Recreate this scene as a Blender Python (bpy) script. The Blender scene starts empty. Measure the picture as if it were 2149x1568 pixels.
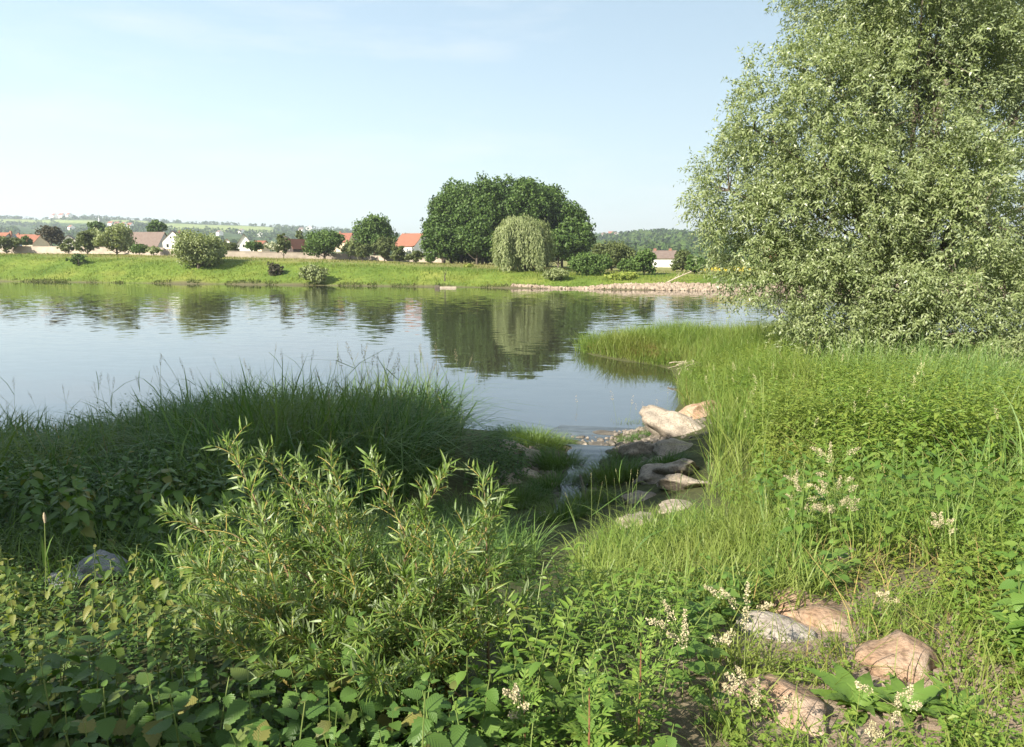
import bpy, math, random
import numpy as np
from mathutils import Matrix, Vector, noise as mnoise

rng = np.random.default_rng(11)
random.seed(11)
R = math.radians
sc = bpy.context.scene
col = sc.collection

# ------------------------------------------------------------------ camera
F, CX, CY, PITCH, EYE = 1500.0, 1074.5, 784.0, R(9.3), 4.5
cam = bpy.data.cameras.new('camera')
cam.sensor_width = 36.0
cam.lens = 36.0 * F / 2149.0
cam.clip_start = 0.05
cam.clip_end = 9000
camo = bpy.data.objects.new('camera', cam)
col.objects.link(camo)
camo.location = (0, 0, EYE)
camo.rotation_euler = (R(90) - PITCH, 0, 0)
sc.camera = camo

# ------------------------------------------------------------------ light
SUN_EL = R(33)
SUN_H = Vector((-0.73, -0.683))                      # where the sun stands, in plan
sund = Vector((SUN_H.x * math.cos(SUN_EL), SUN_H.y * math.cos(SUN_EL), math.sin(SUN_EL)))
w = bpy.data.worlds.new('World')
sc.world = w
w.use_nodes = True
nt = w.node_tree
bg = nt.nodes['Background']
sky = nt.nodes.new('ShaderNodeTexSky')
sky.sky_type = 'NISHITA'
sky.sun_disc = False
sky.sun_elevation = SUN_EL
sky.sun_rotation = math.atan2(-SUN_H.x, SUN_H.y)
sky.altitude = 100
sky.air_density = 1.0
sky.dust_density = 1.6
sky.ozone_density = 0.6
ga = nt.nodes.new('ShaderNodeGamma')
ga.inputs[1].default_value = 0.55
nt.links.new(sky.outputs[0], ga.inputs[0])
# thin streaks of high cloud, all round the sky
tcw = nt.nodes.new('ShaderNodeTexCoord')
mpw = nt.nodes.new('ShaderNodeMapping')
mpw.inputs['Scale'].default_value = (1.6, 1.6, 9.0)
mpw.inputs['Rotation'].default_value = (0.10, 0.06, 0.4)
nt.links.new(tcw.outputs['Generated'], mpw.inputs['Vector'])
nw = nt.nodes.new('ShaderNodeTexNoise')
nw.inputs['Scale'].default_value = 1.7
nw.inputs['Detail'].default_value = 6
nw.inputs['Roughness'].default_value = .6
nt.links.new(mpw.outputs[0], nw.inputs['Vector'])
rw = nt.nodes.new('ShaderNodeMapRange')
rw.inputs[1].default_value = .5
rw.inputs[2].default_value = .8
rw.inputs[4].default_value = .45
nt.links.new(nw.outputs[0], rw.inputs[0])
mw = nt.nodes.new('ShaderNodeMix')
mw.data_type = 'RGBA'
mw.inputs[7].default_value = (2.75, 2.8, 2.85, 1)
nt.links.new(rw.outputs[0], mw.inputs[0])
tw_ = nt.nodes.new('ShaderNodeMix')
tw_.data_type = 'RGBA'
tw_.blend_type = 'MULTIPLY'
tw_.inputs[0].default_value = 1
tw_.inputs[7].default_value = (.965, 1.06, 1.055, 1)
nt.links.new(ga.outputs[0], tw_.inputs[6])
nt.links.new(tw_.outputs[2], mw.inputs[6])
nt.links.new(mw.outputs[2], bg.inputs[0])
bg.inputs[1].default_value = 0.131
sl = bpy.data.lights.new('sun', 'SUN')
sl.energy = 5.0
sl.angle = R(0.55)
sl.color = (1.0, 0.93, 0.80)
so = bpy.data.objects.new('sun', sl)
col.objects.link(so)
so.rotation_euler = sund.to_track_quat('Z', 'Y').to_euler()
so.location = (-40, -30, 60)

sc.view_settings.view_transform = 'Standard'
sc.view_settings.look = 'None'
sc.view_settings.gamma = 1
sc.view_settings.use_curve_mapping = False
sc.view_settings.exposure = 1.58
sc.render.engine = 'CYCLES'
cy = sc.cycles
cy.max_bounces = 6
cy.diffuse_bounces = 3
cy.glossy_bounces = 3
cy.transmission_bounces = 3
cy.volume_bounces = 0
cy.caustics_reflective = False
cy.caustics_refractive = False
try:
    cy.use_denoising = True
    cy.denoiser = 'OPENIMAGEDENOISE'
except Exception:
    pass

# ------------------------------------------------------------------ helpers
def ray(px, py):
    xc = (px - CX) / F
    yc = -(py - CY) / F
    return (xc, math.cos(PITCH) + yc * math.sin(PITCH), -math.sin(PITCH) + yc * math.cos(PITCH))

def WY(px, py, Y):
    """the place seen at a photo pixel, Y metres out"""
    d = ray(px, py)
    t = Y / d[1]
    return np.array((d[0] * t, Y, EYE + d[2] * t))

def WZ(px, py, z):
    d = ray(px, py)
    t = (z - EYE) / d[2]
    return np.array((d[0] * t, d[1] * t, z))

def nrm(a):
    return a / np.maximum(np.linalg.norm(a, axis=-1, keepdims=True), 1e-9)

class MB:
    """collects pieces of geometry and links them as one mesh object"""
    def __init__(s):
        s.V, s.F, s.n = [], [], 0
    def add(s, V, *Fs):
        V = np.asarray(V, float).reshape(-1, 3)
        for f in Fs:
            f = np.asarray(f, int)
            if f.size:
                s.F.append(f + s.n)
        s.V.append(V)
        s.n += len(V)
        return s
    def mesh(s, name, mat=None, smooth=False, attrs=None):
        me = bpy.data.meshes.new(name)
        V = np.concatenate(s.V) if s.V else np.zeros((0, 3))
        me.vertices.add(len(V))
        me.vertices.foreach_set('co', V.astype(np.float32).ravel())
        idx = np.concatenate([f.ravel() for f in s.F])
        tot = np.concatenate([np.full(len(f), f.shape[1]) for f in s.F])
        st = np.concatenate(([0], np.cumsum(tot)[:-1]))
        me.loops.add(len(idx))
        me.loops.foreach_set('vertex_index', idx.astype(np.int32))
        me.polygons.add(len(tot))
        me.polygons.foreach_set('loop_start', st.astype(np.int32))
        me.polygons.foreach_set('use_smooth', np.full(len(tot), bool(smooth)))
        for k, v in (attrs or {}).items():
            a = me.attributes.new(k, 'FLOAT', 'POINT')
            a.data.foreach_set('value', np.asarray(v, np.float32))
        me.update(calc_edges=True)
        if mat:
            me.materials.append(mat)
        return me
    def build(s, name, mat=None, parent=None, smooth=False, attrs=None):
        return link(name, s.mesh(name, mat, smooth, attrs), parent)

def link(name, me, parent=None):
    o = bpy.data.objects.new(name, me)
    col.objects.link(o)
    if parent is not None:
        o.parent = parent
        o.matrix_parent_inverse = Matrix.Translation(-parent.location)
    return o

def tag(o, label=None, cat=None, group=None, kind=None):
    for k, v in (('label', label), ('category', cat), ('group', group), ('kind', kind)):
        if v:
            o[k] = v
    return o

def thing(name, label, cat, loc=(0, 0, 0), group=None):
    o = bpy.data.objects.new(name, None)
    col.objects.link(o)
    o.empty_display_size = 0.1
    o.location = Vector([float(v) for v in loc])
    return tag(o, label, cat, group)

def copy_tree(o, loc, rz=0.0, s=1.0, label=None, group=None, tilt=(0, 0)):
    c = o.copy()
    col.objects.link(c)
    put(c, loc, rz, s, tilt)
    if label:
        c['label'] = label
    if group:
        c['group'] = group
    for ch in o.children:
        k = ch.copy()
        col.objects.link(k)
        k.parent = c
    return c

def put(o, loc, rz=0.0, s=1.0, tilt=(0, 0)):
    o.location = Vector([float(v) for v in loc])
    o.rotation_euler = (tilt[0], tilt[1], rz)
    o.scale = (s, s, s)

def basis(d, n):
    y = nrm(d)
    x = np.cross(y, n)
    bad = np.linalg.norm(x, axis=-1) < 1e-4
    if bad.any():
        x[bad] = np.cross(y[bad], np.array([0.31, 0.9, 0.2]))
    x = nrm(x)
    z = np.cross(x, y)
    return np.stack([x, y, z], axis=-1)

def stamp(T, TF, Rm, pos, s):
    """copies of a template (T, faces) at pos with rotation Rm and size s"""
    T = np.asarray(T, float)
    s = np.asarray(s, float)
    if s.ndim == 1:
        s = s[:, None]
    P = T[None] * (s[:, None, :] if s.shape[1] == 3 else s[:, :, None])
    V = np.einsum('nij,nkj->nki', Rm, P) + pos[:, None, :]
    k = len(T)
    off = (np.arange(len(pos)) * k)
    Fs = [(np.asarray(f)[None] + off[:, None, None]).reshape(-1, np.asarray(f).shape[1]) for f in TF]
    return V.reshape(-1, 3), Fs

KITE = (np.array([(0, 0, 0), (.5, .45, .06), (0, 1, -.08), (-.5, .45, .06)]), [[(0, 1, 2, 3)]])
LEAF5 = (np.array([(0, 0, 0), (.5, .4, .08), (0, 1, -.18), (-.5, .4, .08), (0, .45, 0)]),
         [[(0, 1, 4), (0, 4, 3), (1, 2, 4), (3, 4, 2)]])
LANCE = (np.array([(0, 0, 0), (.5, .3, .05), (-.5, .3, .05), (.42, .65, .0), (-.42, .65, .0), (0, 1, -.12)]),
         [[(0, 1, 2)], [(1, 3, 4, 2)], [(3, 5, 4)]])

def tube(P, rad, sides=5):
    P = np.asarray(P, float)
    n = len(P)
    t = nrm(np.gradient(P, axis=0))
    ref = np.array([0.13, 0.27, 0.95]) if abs(t[0][2]) < .9 else np.array([0.95, 0.1, 0.2])
    u = nrm(np.cross(t, ref[None]))
    v = np.cross(t, u)
    a = np.arange(sides) * 2 * math.pi / sides
    rad = np.broadcast_to(np.asarray(rad, float), (n,))
    V = P[:, None] + rad[:, None, None] * (np.cos(a)[None, :, None] * u[:, None] + np.sin(a)[None, :, None] * v[:, None])
    Q = []
    for i in range(n - 1):
        for j in range(sides):
            Q.append((i * sides + j, i * sides + (j + 1) % sides, (i + 1) * sides + (j + 1) % sides, (i + 1) * sides + j))
    cap = [tuple(range((n - 1) * sides, n * sides))]
    return V.reshape(-1, 3), Q, cap

def bez(a, b, c, n):
    t = np.linspace(0, 1, n)[:, None]
    return (1 - t) ** 2 * np.asarray(a) + 2 * t * (1 - t) * np.asarray(b) + t * t * np.asarray(c)

def boxmesh(m, x0, x1, y0, y1, z0, z1):
    V = [(x0, y0, z0), (x1, y0, z0), (x1, y1, z0), (x0, y1, z0), (x0, y0, z1), (x1, y0, z1), (x1, y1, z1), (x0, y1, z1)]
    m.add(V, [(0, 3, 2, 1), (4, 5, 6, 7), (0, 1, 5, 4), (1, 2, 6, 5), (2, 3, 7, 6), (3, 0, 4, 7)])

def inpoly(x, y, poly):
    inside = np.zeros(len(x), bool)
    j = len(poly) - 1
    for i in range(len(poly)):
        xi, yi = poly[i]
        xj, yj = poly[j]
        c = ((yi > y) != (yj > y)) & (x < (xj - xi) * (y - yi) / ((yj - yi) or 1e-9) + xi)
        inside ^= c
        j = i
    return inside

def scatter(n, poly, clump=0.0, cs=1.2):
    poly = np.asarray(poly, float)
    lo, hi = poly.min(0), poly.max(0)
    out = []
    c = 0
    while c < n:
        p = rng.uniform(lo, hi, (max(n, 200) * 2, 2))
        p = p[inpoly(p[:, 0], p[:, 1], poly)]
        if clump > 0:
            k = vnoise(p[:, 0] / cs, p[:, 1] / cs)
            p = p[rng.random(len(p)) < (1 - clump) + clump * k]
        out.append(p)
        c += len(p)
    return np.concatenate(out)[:n]

_ph = rng.uniform(0, 6.28, (14, 3))
_fr = rng.normal(0, 1, (14, 2))
_fr = _fr / np.linalg.norm(_fr, axis=1, keepdims=True) * rng.uniform(.6, 2.6, (14, 1))
def vnoise(x, y):
    s = np.zeros_like(x)
    for p, f in zip(_ph, _fr):
        s = s + np.sin(f[0] * x + f[1] * y + p[0] + 1.3 * np.sin(f[1] * x * .6 - f[0] * y * .6 + p[1]))
    return np.clip(.5 + s / 9.0, 0, 1)

def blades(m, P, H, wid, lean=0.25, curl=0.35, seg=3, az=None, spread=6.2832):
    """grass blades: tapered, leaning, curling over at the tip"""
    n = len(P)
    a = (rng.uniform(0, 6.2832, n) if az is None else az + rng.uniform(-.5, .5, n) * spread)
    d = np.stack([np.cos(a), np.sin(a), np.zeros(n)], -1)
    b = a + 1.5708 + rng.uniform(-.9, .9, n)
    sd = np.stack([np.cos(b), np.sin(b), np.zeros(n)], -1)
    le = np.abs(rng.normal(lean, lean * .6, n))
    cu = np.abs(rng.normal(curl, curl * .7, n))
    ts = [0, .4, .75, 1.0] if seg == 3 else [0, .55, 1.0]
    wd = [.75, 1.0, .62, 0] if seg == 3 else [.9, .8, 0]
    V = []
    for t, wf in zip(ts, wd):
        c = P + d * (H * (le * t + cu * t * t * t))[:, None]
        c[:, 2] += H * (t - .45 * cu * t ** 4)
        if wf > 0:
            o = sd * (np.asarray(wid) * wf * .5)[..., None]
            V += [c - o, c + o]
        else:
            V += [c]
    V = np.stack(V, 1)
    k = V.shape[1]
    off = (np.arange(n) * k)[:, None]
    q = [np.array([[0, 1, 3, 2]]) + off]
    if seg == 3:
        q.append(np.array([[2, 3, 5, 4]]) + off)
    m.add(V.reshape(-1, 3), np.concatenate(q), np.array([[k - 3, k - 2, k - 1]]) + off)

def herbs(m, P, H, leaf, wr=.45, levels=6, T=LEAF5, droop=-.25, top=.0, whorl=2):
    """leafy stems: pairs of leaves up an upright stem"""
    pos, dr, sz = [], [], []
    n = len(P)
    le = rng.normal(0, .12, (n, 2))
    for L in range(levels):
        f = (L + 1.0) / levels
        a0 = rng.uniform(0, 6.28, n)
        for k in range(whorl):
            a = a0 + k * 6.2832 / whorl + rng.normal(0, .3, n)
            hz = H * (f * .95 + .03) * rng.uniform(.92, 1.06, n)
            c = P + np.stack([le[:, 0] * hz, le[:, 1] * hz, hz], -1)
            d = np.stack([np.cos(a), np.sin(a), droop + .9 * max(0, f - .75) * 3 + rng.normal(0, .2, n)], -1)
            s = leaf * (1.05 - .55 * f ** 3) * rng.uniform(.7, 1.15, n)
            pos.append(c)
            dr.append(d)
            sz.append(s)
    pos, dr, sz = np.concatenate(pos), np.concatenate(dr), np.concatenate(sz)
    nn = np.array([0, 0, 1.0]) + rng.normal(0, .25, (len(pos), 3))
    V, Fs = stamp(T[0], T[1], basis(dr, nn), pos, np.stack([sz * wr, sz, sz], -1))
    m.add(V, *Fs)

# ------------------------------------------------------------------ materials
def newmat(name):
    m = bpy.data.materials.new(name)
    m.use_nodes = True
    return m, m.node_tree.nodes, m.node_tree.links, m.node_tree.nodes['Principled BSDF']

def rgba(c):
    return (c[0], c[1], c[2], 1)

def ramp(N, stops):
    r = N.new('ShaderNodeValToRGB')
    e = r.color_ramp.elements
    while len(e) > 1:
        e.remove(e[-1])
    e[0].position = stops[0][0]
    e[0].color = rgba(stops[0][1])
    for p, c in stops[1:]:
        x = e.new(p)
        x.color = rgba(c)
    return r

def wpos(N):
    return N.new('ShaderNodeNewGeometry').outputs['Position']

def mixc(N, L, f, a, b, mode='MIX'):
    m = N.new('ShaderNodeMix')
    m.data_type = 'RGBA'
    m.blend_type = mode
    for i, v in ((0, f), (6, a), (7, b)):
        if hasattr(v, 'links'):
            L.new(v, m.inputs[i])
        else:
            m.inputs[i].default_value = v if i == 0 else rgba(v)
    return m.outputs[2]

def noisev(N, L, scale, detail=3, vec=None, rough=.55):
    n = N.new('ShaderNodeTexNoise')
    n.inputs['Scale'].default_value = scale
    n.inputs['Detail'].default_value = detail
    n.inputs['Roughness'].default_value = rough
    if vec is not None:
        L.new(vec, n.inputs['Vector'])
    return n

def leafmat(name, cols, trans=.35, rough=.5, under=None, patch=None, pscale=.6, spec=.28):
    m, N, L, P = newmat(name)
    g = N.new('ShaderNodeNewGeometry')
    oi = N.new('ShaderNodeObjectInfo')
    ad = N.new('ShaderNodeMath')
    ad.operation = 'ADD'
    L.new(g.outputs['Random Per Island'], ad.inputs[0])
    L.new(oi.outputs['Random'], ad.inputs[1])
    fr = N.new('ShaderNodeMath')
    fr.operation = 'FRACT'
    L.new(ad.outputs[0], fr.inputs[0])
    k = len(cols) - 1
    r = ramp(N, [(i / k, c) for i, c in enumerate(cols)])
    L.new(fr.outputs[0], r.inputs[0])
    c = r.outputs[0]
    if patch:
        n = noisev(N, L, pscale, 2, g.outputs['Position'])
        rr = ramp(N, [(.42, (0, 0, 0)), (.62, (1, 1, 1))])
        L.new(n.outputs[0], rr.inputs[0])
        c = mixc(N, L, rr.outputs[0], c, mixc(N, L, .7, c, patch))
    tc = mixc(N, L, 1.0, c, (1.25, 1.3, .55), 'MULTIPLY')
    if under:
        c = mixc(N, L, g.outputs['Backfacing'], c, under)
    L.new(c, P.inputs['Base Color'])
    P.inputs['Roughness'].default_value = rough
    P.inputs['Specular IOR Level'].default_value = spec
    t = N.new('ShaderNodeBsdfTranslucent')
    L.new(tc, t.inputs[0])
    mx = N.new('ShaderNodeMixShader')
    mx.inputs[0].default_value = trans
    L.new(P.outputs[0], mx.inputs[1])
    L.new(t.outputs[0], mx.inputs[2])
    L.new(mx.outputs[0], N['Material Output'].inputs[0])
    return m

def plain(name, c1, c2=None, scale=8, rough=.8, bump=0, bscale=20, spec=.3):
    m, N, L, P = newmat(name)
    p = wpos(N)
    if c2:
        n = noisev(N, L, scale, 4, p)
        r = ramp(N, [(.35, c1), (.65, c2)])
        L.new(n.outputs[0], r.inputs[0])
        L.new(r.outputs[0], P.inputs['Base Color'])
    else:
        P.inputs['Base Color'].default_value = rgba(c1)
    P.inputs['Roughness'].default_value = rough
    P.inputs['Specular IOR Level'].default_value = spec
    if bump:
        n = noisev(N, L, bscale, 5, p, .65)
        b = N.new('ShaderNodeBump')
        b.inputs['Strength'].default_value = .8
        b.inputs['Distance'].default_value = bump
        L.new(n.outputs[0], b.inputs['Height'])
        L.new(b.outputs[0], P.inputs['Normal'])
    return m

def rockmat(name, a, b, c, scale=9, bump=.035):
    m, N, L, P = newmat(name)
    oc = N.new('ShaderNodeTexCoord').outputs['Object']
    n1 = noisev(N, L, scale, 6, oc, .65)
    r = ramp(N, [(.3, a), (.5, b), (.72, c)])
    L.new(n1.outputs[0], r.inputs[0])
    n2 = noisev(N, L, scale * 9, 3, oc)
    sp = ramp(N, [(.34, (.4, .37, .34)), (.46, (.9, .9, .88)), (.55, (1, 1, 1)), (.7, (1.25, 1.2, 1.12))])
    L.new(n2.outputs[0], sp.inputs[0])
    L.new(mixc(N, L, .7, r.outputs[0], sp.outputs[0], 'MULTIPLY'), P.inputs['Base Color'])
    P.inputs['Roughness'].default_value = .85
    P.inputs['Specular IOR Level'].default_value = .25
    n3 = noisev(N, L, scale * 3, 8, oc, .7)
    bp = N.new('ShaderNodeBump')
    bp.inputs['Strength'].default_value = .9
    bp.inputs['Distance'].default_value = bump
    L.new(n3.outputs[0], bp.inputs['Height'])
    L.new(bp.outputs[0], P.inputs['Normal'])
    return m

bark = plain('bark', (.07, .055, .04), (.13, .11, .085), 6, .9, .03, 12)
green_stem = plain('green_stem', (.10, .15, .035), (.14, .17, .05), 9, .6)

def watermat(name, deep, s_near, s_far, band=True, gloss=.25):
    """river water: a gloss surface whose slope comes from crossing ripple patterns"""
    m, N, L, P = newmat(name)
    P.inputs['Base Color'].default_value = rgba(deep)
    P.inputs['Roughness'].default_value = .03
    P.inputs['IOR'].default_value = 1.333
    p = wpos(N)
    def slopes(scale, sx, amp):
        mp = N.new('ShaderNodeMapping')
        mp.inputs['Scale'].default_value = (sx, 1, 1)
        L.new(p, mp.inputs['Vector'])
        n = noisev(N, L, scale, 2, mp.outputs[0])
        s = N.new('ShaderNodeVectorMath')
        s.operation = 'SUBTRACT'
        L.new(n.outputs['Color'], s.inputs[0])
        s.inputs[1].default_value = (.5, .5, .5)
        k = N.new('ShaderNodeVectorMath')
        k.operation = 'MULTIPLY'
        L.new(s.outputs[0], k.inputs[0])
        k.inputs[1].default_value = (amp * sx * 1.2, amp, 0)
        return k.outputs[0]
    def vadd(a, b):
        v = N.new('ShaderNodeVectorMath')
        v.operation = 'ADD'
        L.new(a, v.inputs[0])
        if hasattr(b, 'links'):
            L.new(b, v.inputs[1])
        else:
            v.inputs[1].default_value = b
        return v.outputs[0]
    v = vadd(slopes(1.5, .3, s_near), slopes(5.5, .45, s_near * .5))
    if band:
        # where the wind ruffles the surface: wide streaks, none in the lee of the far bank
        sx = N.new('ShaderNodeSeparateXYZ')
        L.new(p, sx.inputs[0])
        # distance out from the far bank, roughly:  y + .30 x  (the bank runs aslant)
        k = N.new('ShaderNodeMath')
        k.operation = 'MULTIPLY_ADD'
        L.new(sx.outputs[0], k.inputs[0])
        k.inputs[1].default_value = .30
        L.new(sx.outputs[1], k.inputs[2])
        mp = N.new('ShaderNodeMapping')
        mp.inputs['Scale'].default_value = (.02, .09, 1)
        L.new(p, mp.inputs['Vector'])
        nz = noisev(N, L, 1, 3, mp.outputs[0])
        k2 = N.new('ShaderNodeMath')
        k2.operation = 'MULTIPLY_ADD'
        L.new(nz.outputs[0], k2.inputs[0])
        k2.inputs[1].default_value = 14
        L.new(k.outputs[0], k2.inputs[2])
        mr = N.new('ShaderNodeValToRGB')
        e = mr.color_ramp.elements
        e[0].position = 0
        e[0].color = (.0, .0, .0, 1)
        e[1].position = 1
        e[1].color = (.06, .06, .06, 1)
        for pos, val in ((.18, .0), (.32, .3), (.46, 1.0), (.85, 1.0), (.90, .06)):
            x = e.new(pos)
            x.color = (val, val, val, 1)
        dv = N.new('ShaderNodeMath')
        dv.operation = 'DIVIDE'
        L.new(k2.outputs[0], dv.inputs[0])
        dv.inputs[1].default_value = 115
        L.new(dv.outputs[0], mr.inputs[0])
        f = slopes(2.6, .4, s_far)
        sc_ = N.new('ShaderNodeVectorMath')
        sc_.operation = 'MULTIPLY'
        L.new(f, sc_.inputs[0])
        L.new(mr.outputs[0], sc_.inputs[1])
        v = vadd(v, sc_.outputs[0])
    v = vadd(v, (0, 0, 1.0))
    nn = N.new('ShaderNodeVectorMath')
    nn.operation = 'NORMALIZE'
    L.new(v, nn.inputs[0])
    L.new(nn.outputs[0], P.inputs['Normal'])
    gl = N.new('ShaderNodeBsdfGlossy')  # extra bluish mirror layer, added to brighten the reflected sky
    gl.inputs['Color'].default_value = (.86, .92, 1.0, 1)
    gl.inputs['Roughness'].default_value = .03
    L.new(nn.outputs[0], gl.inputs['Normal'])
    mx = N.new('ShaderNodeMixShader')
    mx.inputs[0].default_value = gloss
    L.new(P.outputs[0], mx.inputs[1])
    L.new(gl.outputs[0], mx.inputs[2])
    L.new(mx.outputs[0], N['Material Output'].inputs[0])
    return m

# ------------------------------------------------------------------ the near bank: heights from surveyed points
CP = np.array([
    (-15, -10, 3.2), (0, -10, 3.2), (15, -10, 3.3), (-30, -10, 3.2), (40, -10, 3.3),
    (-6, 0, 3.0), (0, 0, 2.93), (0, 2, 2.82), (3, 1, 2.95), (8, 0, 3.05), (-2, 2, 2.72), (1.4, 2.4, 2.82),
    (-3, 3, 2.55), (0, 3.2, 2.6), (2, 3, 2.76), (-1, 5, 2.1), (1.2, 5, 2.2), (3, 5, 2.45), (4.5, 4.5, 2.6),
    (-6, 5, 2.1), (-12, 5, 1.9), (-6, 9, 1.25), (-3, 8, 1.35), (-12, 10, .9), (-20, 10, 1),
    (.3, 7.5, 1.3), (.95, 10, .9), (1.4, 13, .42), (2.0, 16, .06), (2.4, 18.5, -.14), (2.6, 21, -.45), (3, 25, -.7),
    (1.7, 8, 1.55), (2.7, 11.5, 1.2), (3.7, 14, .95), (4.4, 17, .6), (5, 19.5, .2),
    (-1, 12, .75), (-.3, 14, .55), (.3, 16.5, .22), (0, 19, -.15),
    (-3, 16, .4), (-4, 18.5, 0), (-8, 15.5, .3), (-8, 18, -.1), (-12, 14, .25), (-12, 16.5, -.12), (-20, 14, .2),
    (-20, 17, -.3), (-3, 22, -1), (-12, 22, -1.2), (-35, 16, -.2), (-35, 5, 1.5), (-35, 25, -1.2),
    (4.6, 8, 1.95), (6, 12, 1.6), (6, 16, 1.15), (6.2, 20, .6), (5.3, 21.5, .05), (6.2, 25.8, -.03), (8, 22, .8),
    (8, 27, .45), (7, 29, .12), (5, 31.2, .1), (3.6, 34, .05), (6, 34, .35), (10, 33, .5), (14, 32, .55),
    (3, 36.5, -.3), (6, 37.5, -.2), (10, 38, -.1), (15, 39, 0), (22, 37, .5), (22, 42, -.3), (40, 40, -.2), (40, 30, .8),
    (4.6, 28, -.4), (4.0, 24, -.5), (0, 30, -1.5), (8, 45, -1.3), (25, 48, -1.5), (-10, 40, -2), (0, 52, -2), (45, 52, -1.6),
    (10, 10, 1.8), (12, 16, 1.25), (14, 22, .75), (18, 28, .6), (20, 10, 2.0), (30, 15, 1.6), (30, 0, 2.8), (10, 20, .8)], float)

def _tps(r2):
    return .5 * r2 * np.log(np.maximum(r2, 1e-9))
_d = ((CP[:, None, :2] - CP[None, :, :2]) ** 2).sum(-1)
_n = len(CP)
_A = np.zeros((_n + 3, _n + 3))
_A[:_n, :_n] = _tps(_d) + np.eye(_n) * .4
_A[:_n, _n] = 1
_A[:_n, _n + 1:] = CP[:, :2]
_A[_n:, :_n] = _A[:_n, _n:].T
_w = np.linalg.solve(_A, np.concatenate([CP[:, 2], np.zeros(3)]))

def zn(x, y):
    x = np.clip(np.asarray(x, float), -38, 44)
    y = np.clip(np.asarray(y, float), -12, 54)
    sh = x.shape
    x, y = x.ravel(), y.ravel()
    r2 = (x[:, None] - CP[None, :, 0]) ** 2 + (y[:, None] - CP[None, :, 1]) ** 2
    z = _tps(r2) @ _w[:_n] + _w[_n] + _w[_n + 1] * x + _w[_n + 2] * y
    return (z + .09 * (vnoise(x * 1.1, y * 1.1) - .5)).reshape(sh)

def P3(xy, dz=0.0):
    return np.column_stack([xy, zn(xy[:, 0], xy[:, 1]) + dz])

def grid(xs, ys, zf):
    X, Y = np.meshgrid(xs, ys)
    V = np.stack([X, Y, zf(X, Y)], -1).reshape(-1, 3)
    nx, ny = len(xs), len(ys)
    i = (np.arange(ny - 1)[:, None] * nx + np.arange(nx - 1)[None]).ravel()
    return V, np.stack([i, i + 1, i + nx + 1, i + nx], -1)

xs = np.concatenate([[-420, -200, -90, -55], np.arange(-38, -14, 1.0), np.arange(-14, 16, .28), np.arange(16, 44, 1.0), [55, 90, 200, 420]])
ys = np.concatenate([[-60, -30], np.arange(-12, 1, 1.0), np.arange(1, 24, .25), np.arange(24, 54.5, .6)])
V, Q = grid(xs, ys, zn)

m, N, L, P = newmat('bank_soil')
p = wpos(N)
n1 = noisev(N, L, 1.3, 5, p)
n2 = noisev(N, L, 9, 6, p, .7)
soil = ramp(N, [(.3, (.15, .10, .07)), (.5, (.27, .20, .15)), (.7, (.36, .28, .22))])
L.new(n2.outputs[0], soil.inputs[0])
duff = ramp(N, [(.3, (.035, .04, .016)), (.6, (.07, .075, .03)), (.75, (.12, .10, .05))])
L.new(n2.outputs[0], duff.inputs[0])
at = N.new('ShaderNodeAttribute')
at.attribute_name = 'soil'
L.new(mixc(N, L, at.outputs['Fac'], duff.outputs[0], soil.outputs[0]), P.inputs['Base Color'])
P.inputs['Roughness'].default_value = .95
P.inputs['Specular IOR Level'].default_value = .15
b = N.new('ShaderNodeBump')
b.inputs['Distance'].default_value = .03
L.new(n2.outputs[0], b.inputs['Height'])
L.new(b.outputs[0], P.inputs['Normal'])
soil_w = np.exp(-(((V[:, 0] - 1.6) / 1.1) ** 2 + ((V[:, 1] - 2.9) / 1.5) ** 2) ** 1.5)
o = MB().add(V, Q).build('river_bank', m, smooth=True, attrs={'soil': soil_w})
tag(o, kind='structure')

# ------------------------------------------------------------------ the far bank
def Ys(x):
    return np.interp(x, [-900, -400, -94, -12.5, 30, 60, 200, 900], [330, 210, 132, 108, 94, 88, 72, 40])

def zfar(x, y):
    x = np.asarray(x, float)
    y = np.asarray(y, float)
    d = y - Ys(x) + 1.6 * (vnoise(x * .22, x * .05 + 3) - .5)
    T = np.interp(x, [-150, -95, -41, -12, 10, 30, 200], [5.2, 4.9, 3.85, 3.0, 2.1, 1.9, 2.4])
    pl = np.interp(d, [-8, 0, 1.2, 5, 9, 14, 24, 60], [-.5, 0, .1, .40, .78, .97, 1.0, 1.02])
    pr = np.interp(d, [-8, 0, 3.5, 8, 14, 60], [-.6, 0, .48, .74, .98, 1.05])
    k = np.clip((x + 6) / 10, 0, 1)
    k = k * k * (3 - 2 * k)
    z = T * (pl * (1 - k) + pr * k)
    return z + .35 * (vnoise(x * .16, y * .3) - .5) * np.clip(d / 6, 0, 1)

xs = np.concatenate([np.linspace(-900, -150, 16), np.arange(-140, 90, 1.5), np.linspace(100, 900, 16)])
ds = np.concatenate([[-8, -4, -2], np.arange(-1, 18, .6), np.arange(18, 60, 4), [80, 110, 150, 220, 320, 500, 800]])
X, D = np.meshgrid(xs, ds)
Yg = D + Ys(X)
V = np.stack([X, Yg, zfar(X, Yg)], -1).reshape(-1, 3)
nx = len(xs)
i = (np.arange(len(ds) - 1)[:, None] * nx + np.arange(nx - 1)[None]).ravel()
Q = np.stack([i, i + 1, i + nx + 1, i + nx], -1)
m, N, L, P = newmat('meadow')
p = wpos(N)
n1 = noisev(N, L, .12, 4, p)
n2 = noisev(N, L, 1.4, 5, p, .7)
r1 = ramp(N, [(.3, (.07, .115, .02)), (.5, (.11, .155, .027)), (.7, (.17, .19, .042))])
L.new(n1.outputs[0], r1.inputs[0])
r2 = ramp(N, [(.3, (.7, .75, .7)), (.7, (1.25, 1.2, 1.2))])
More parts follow.
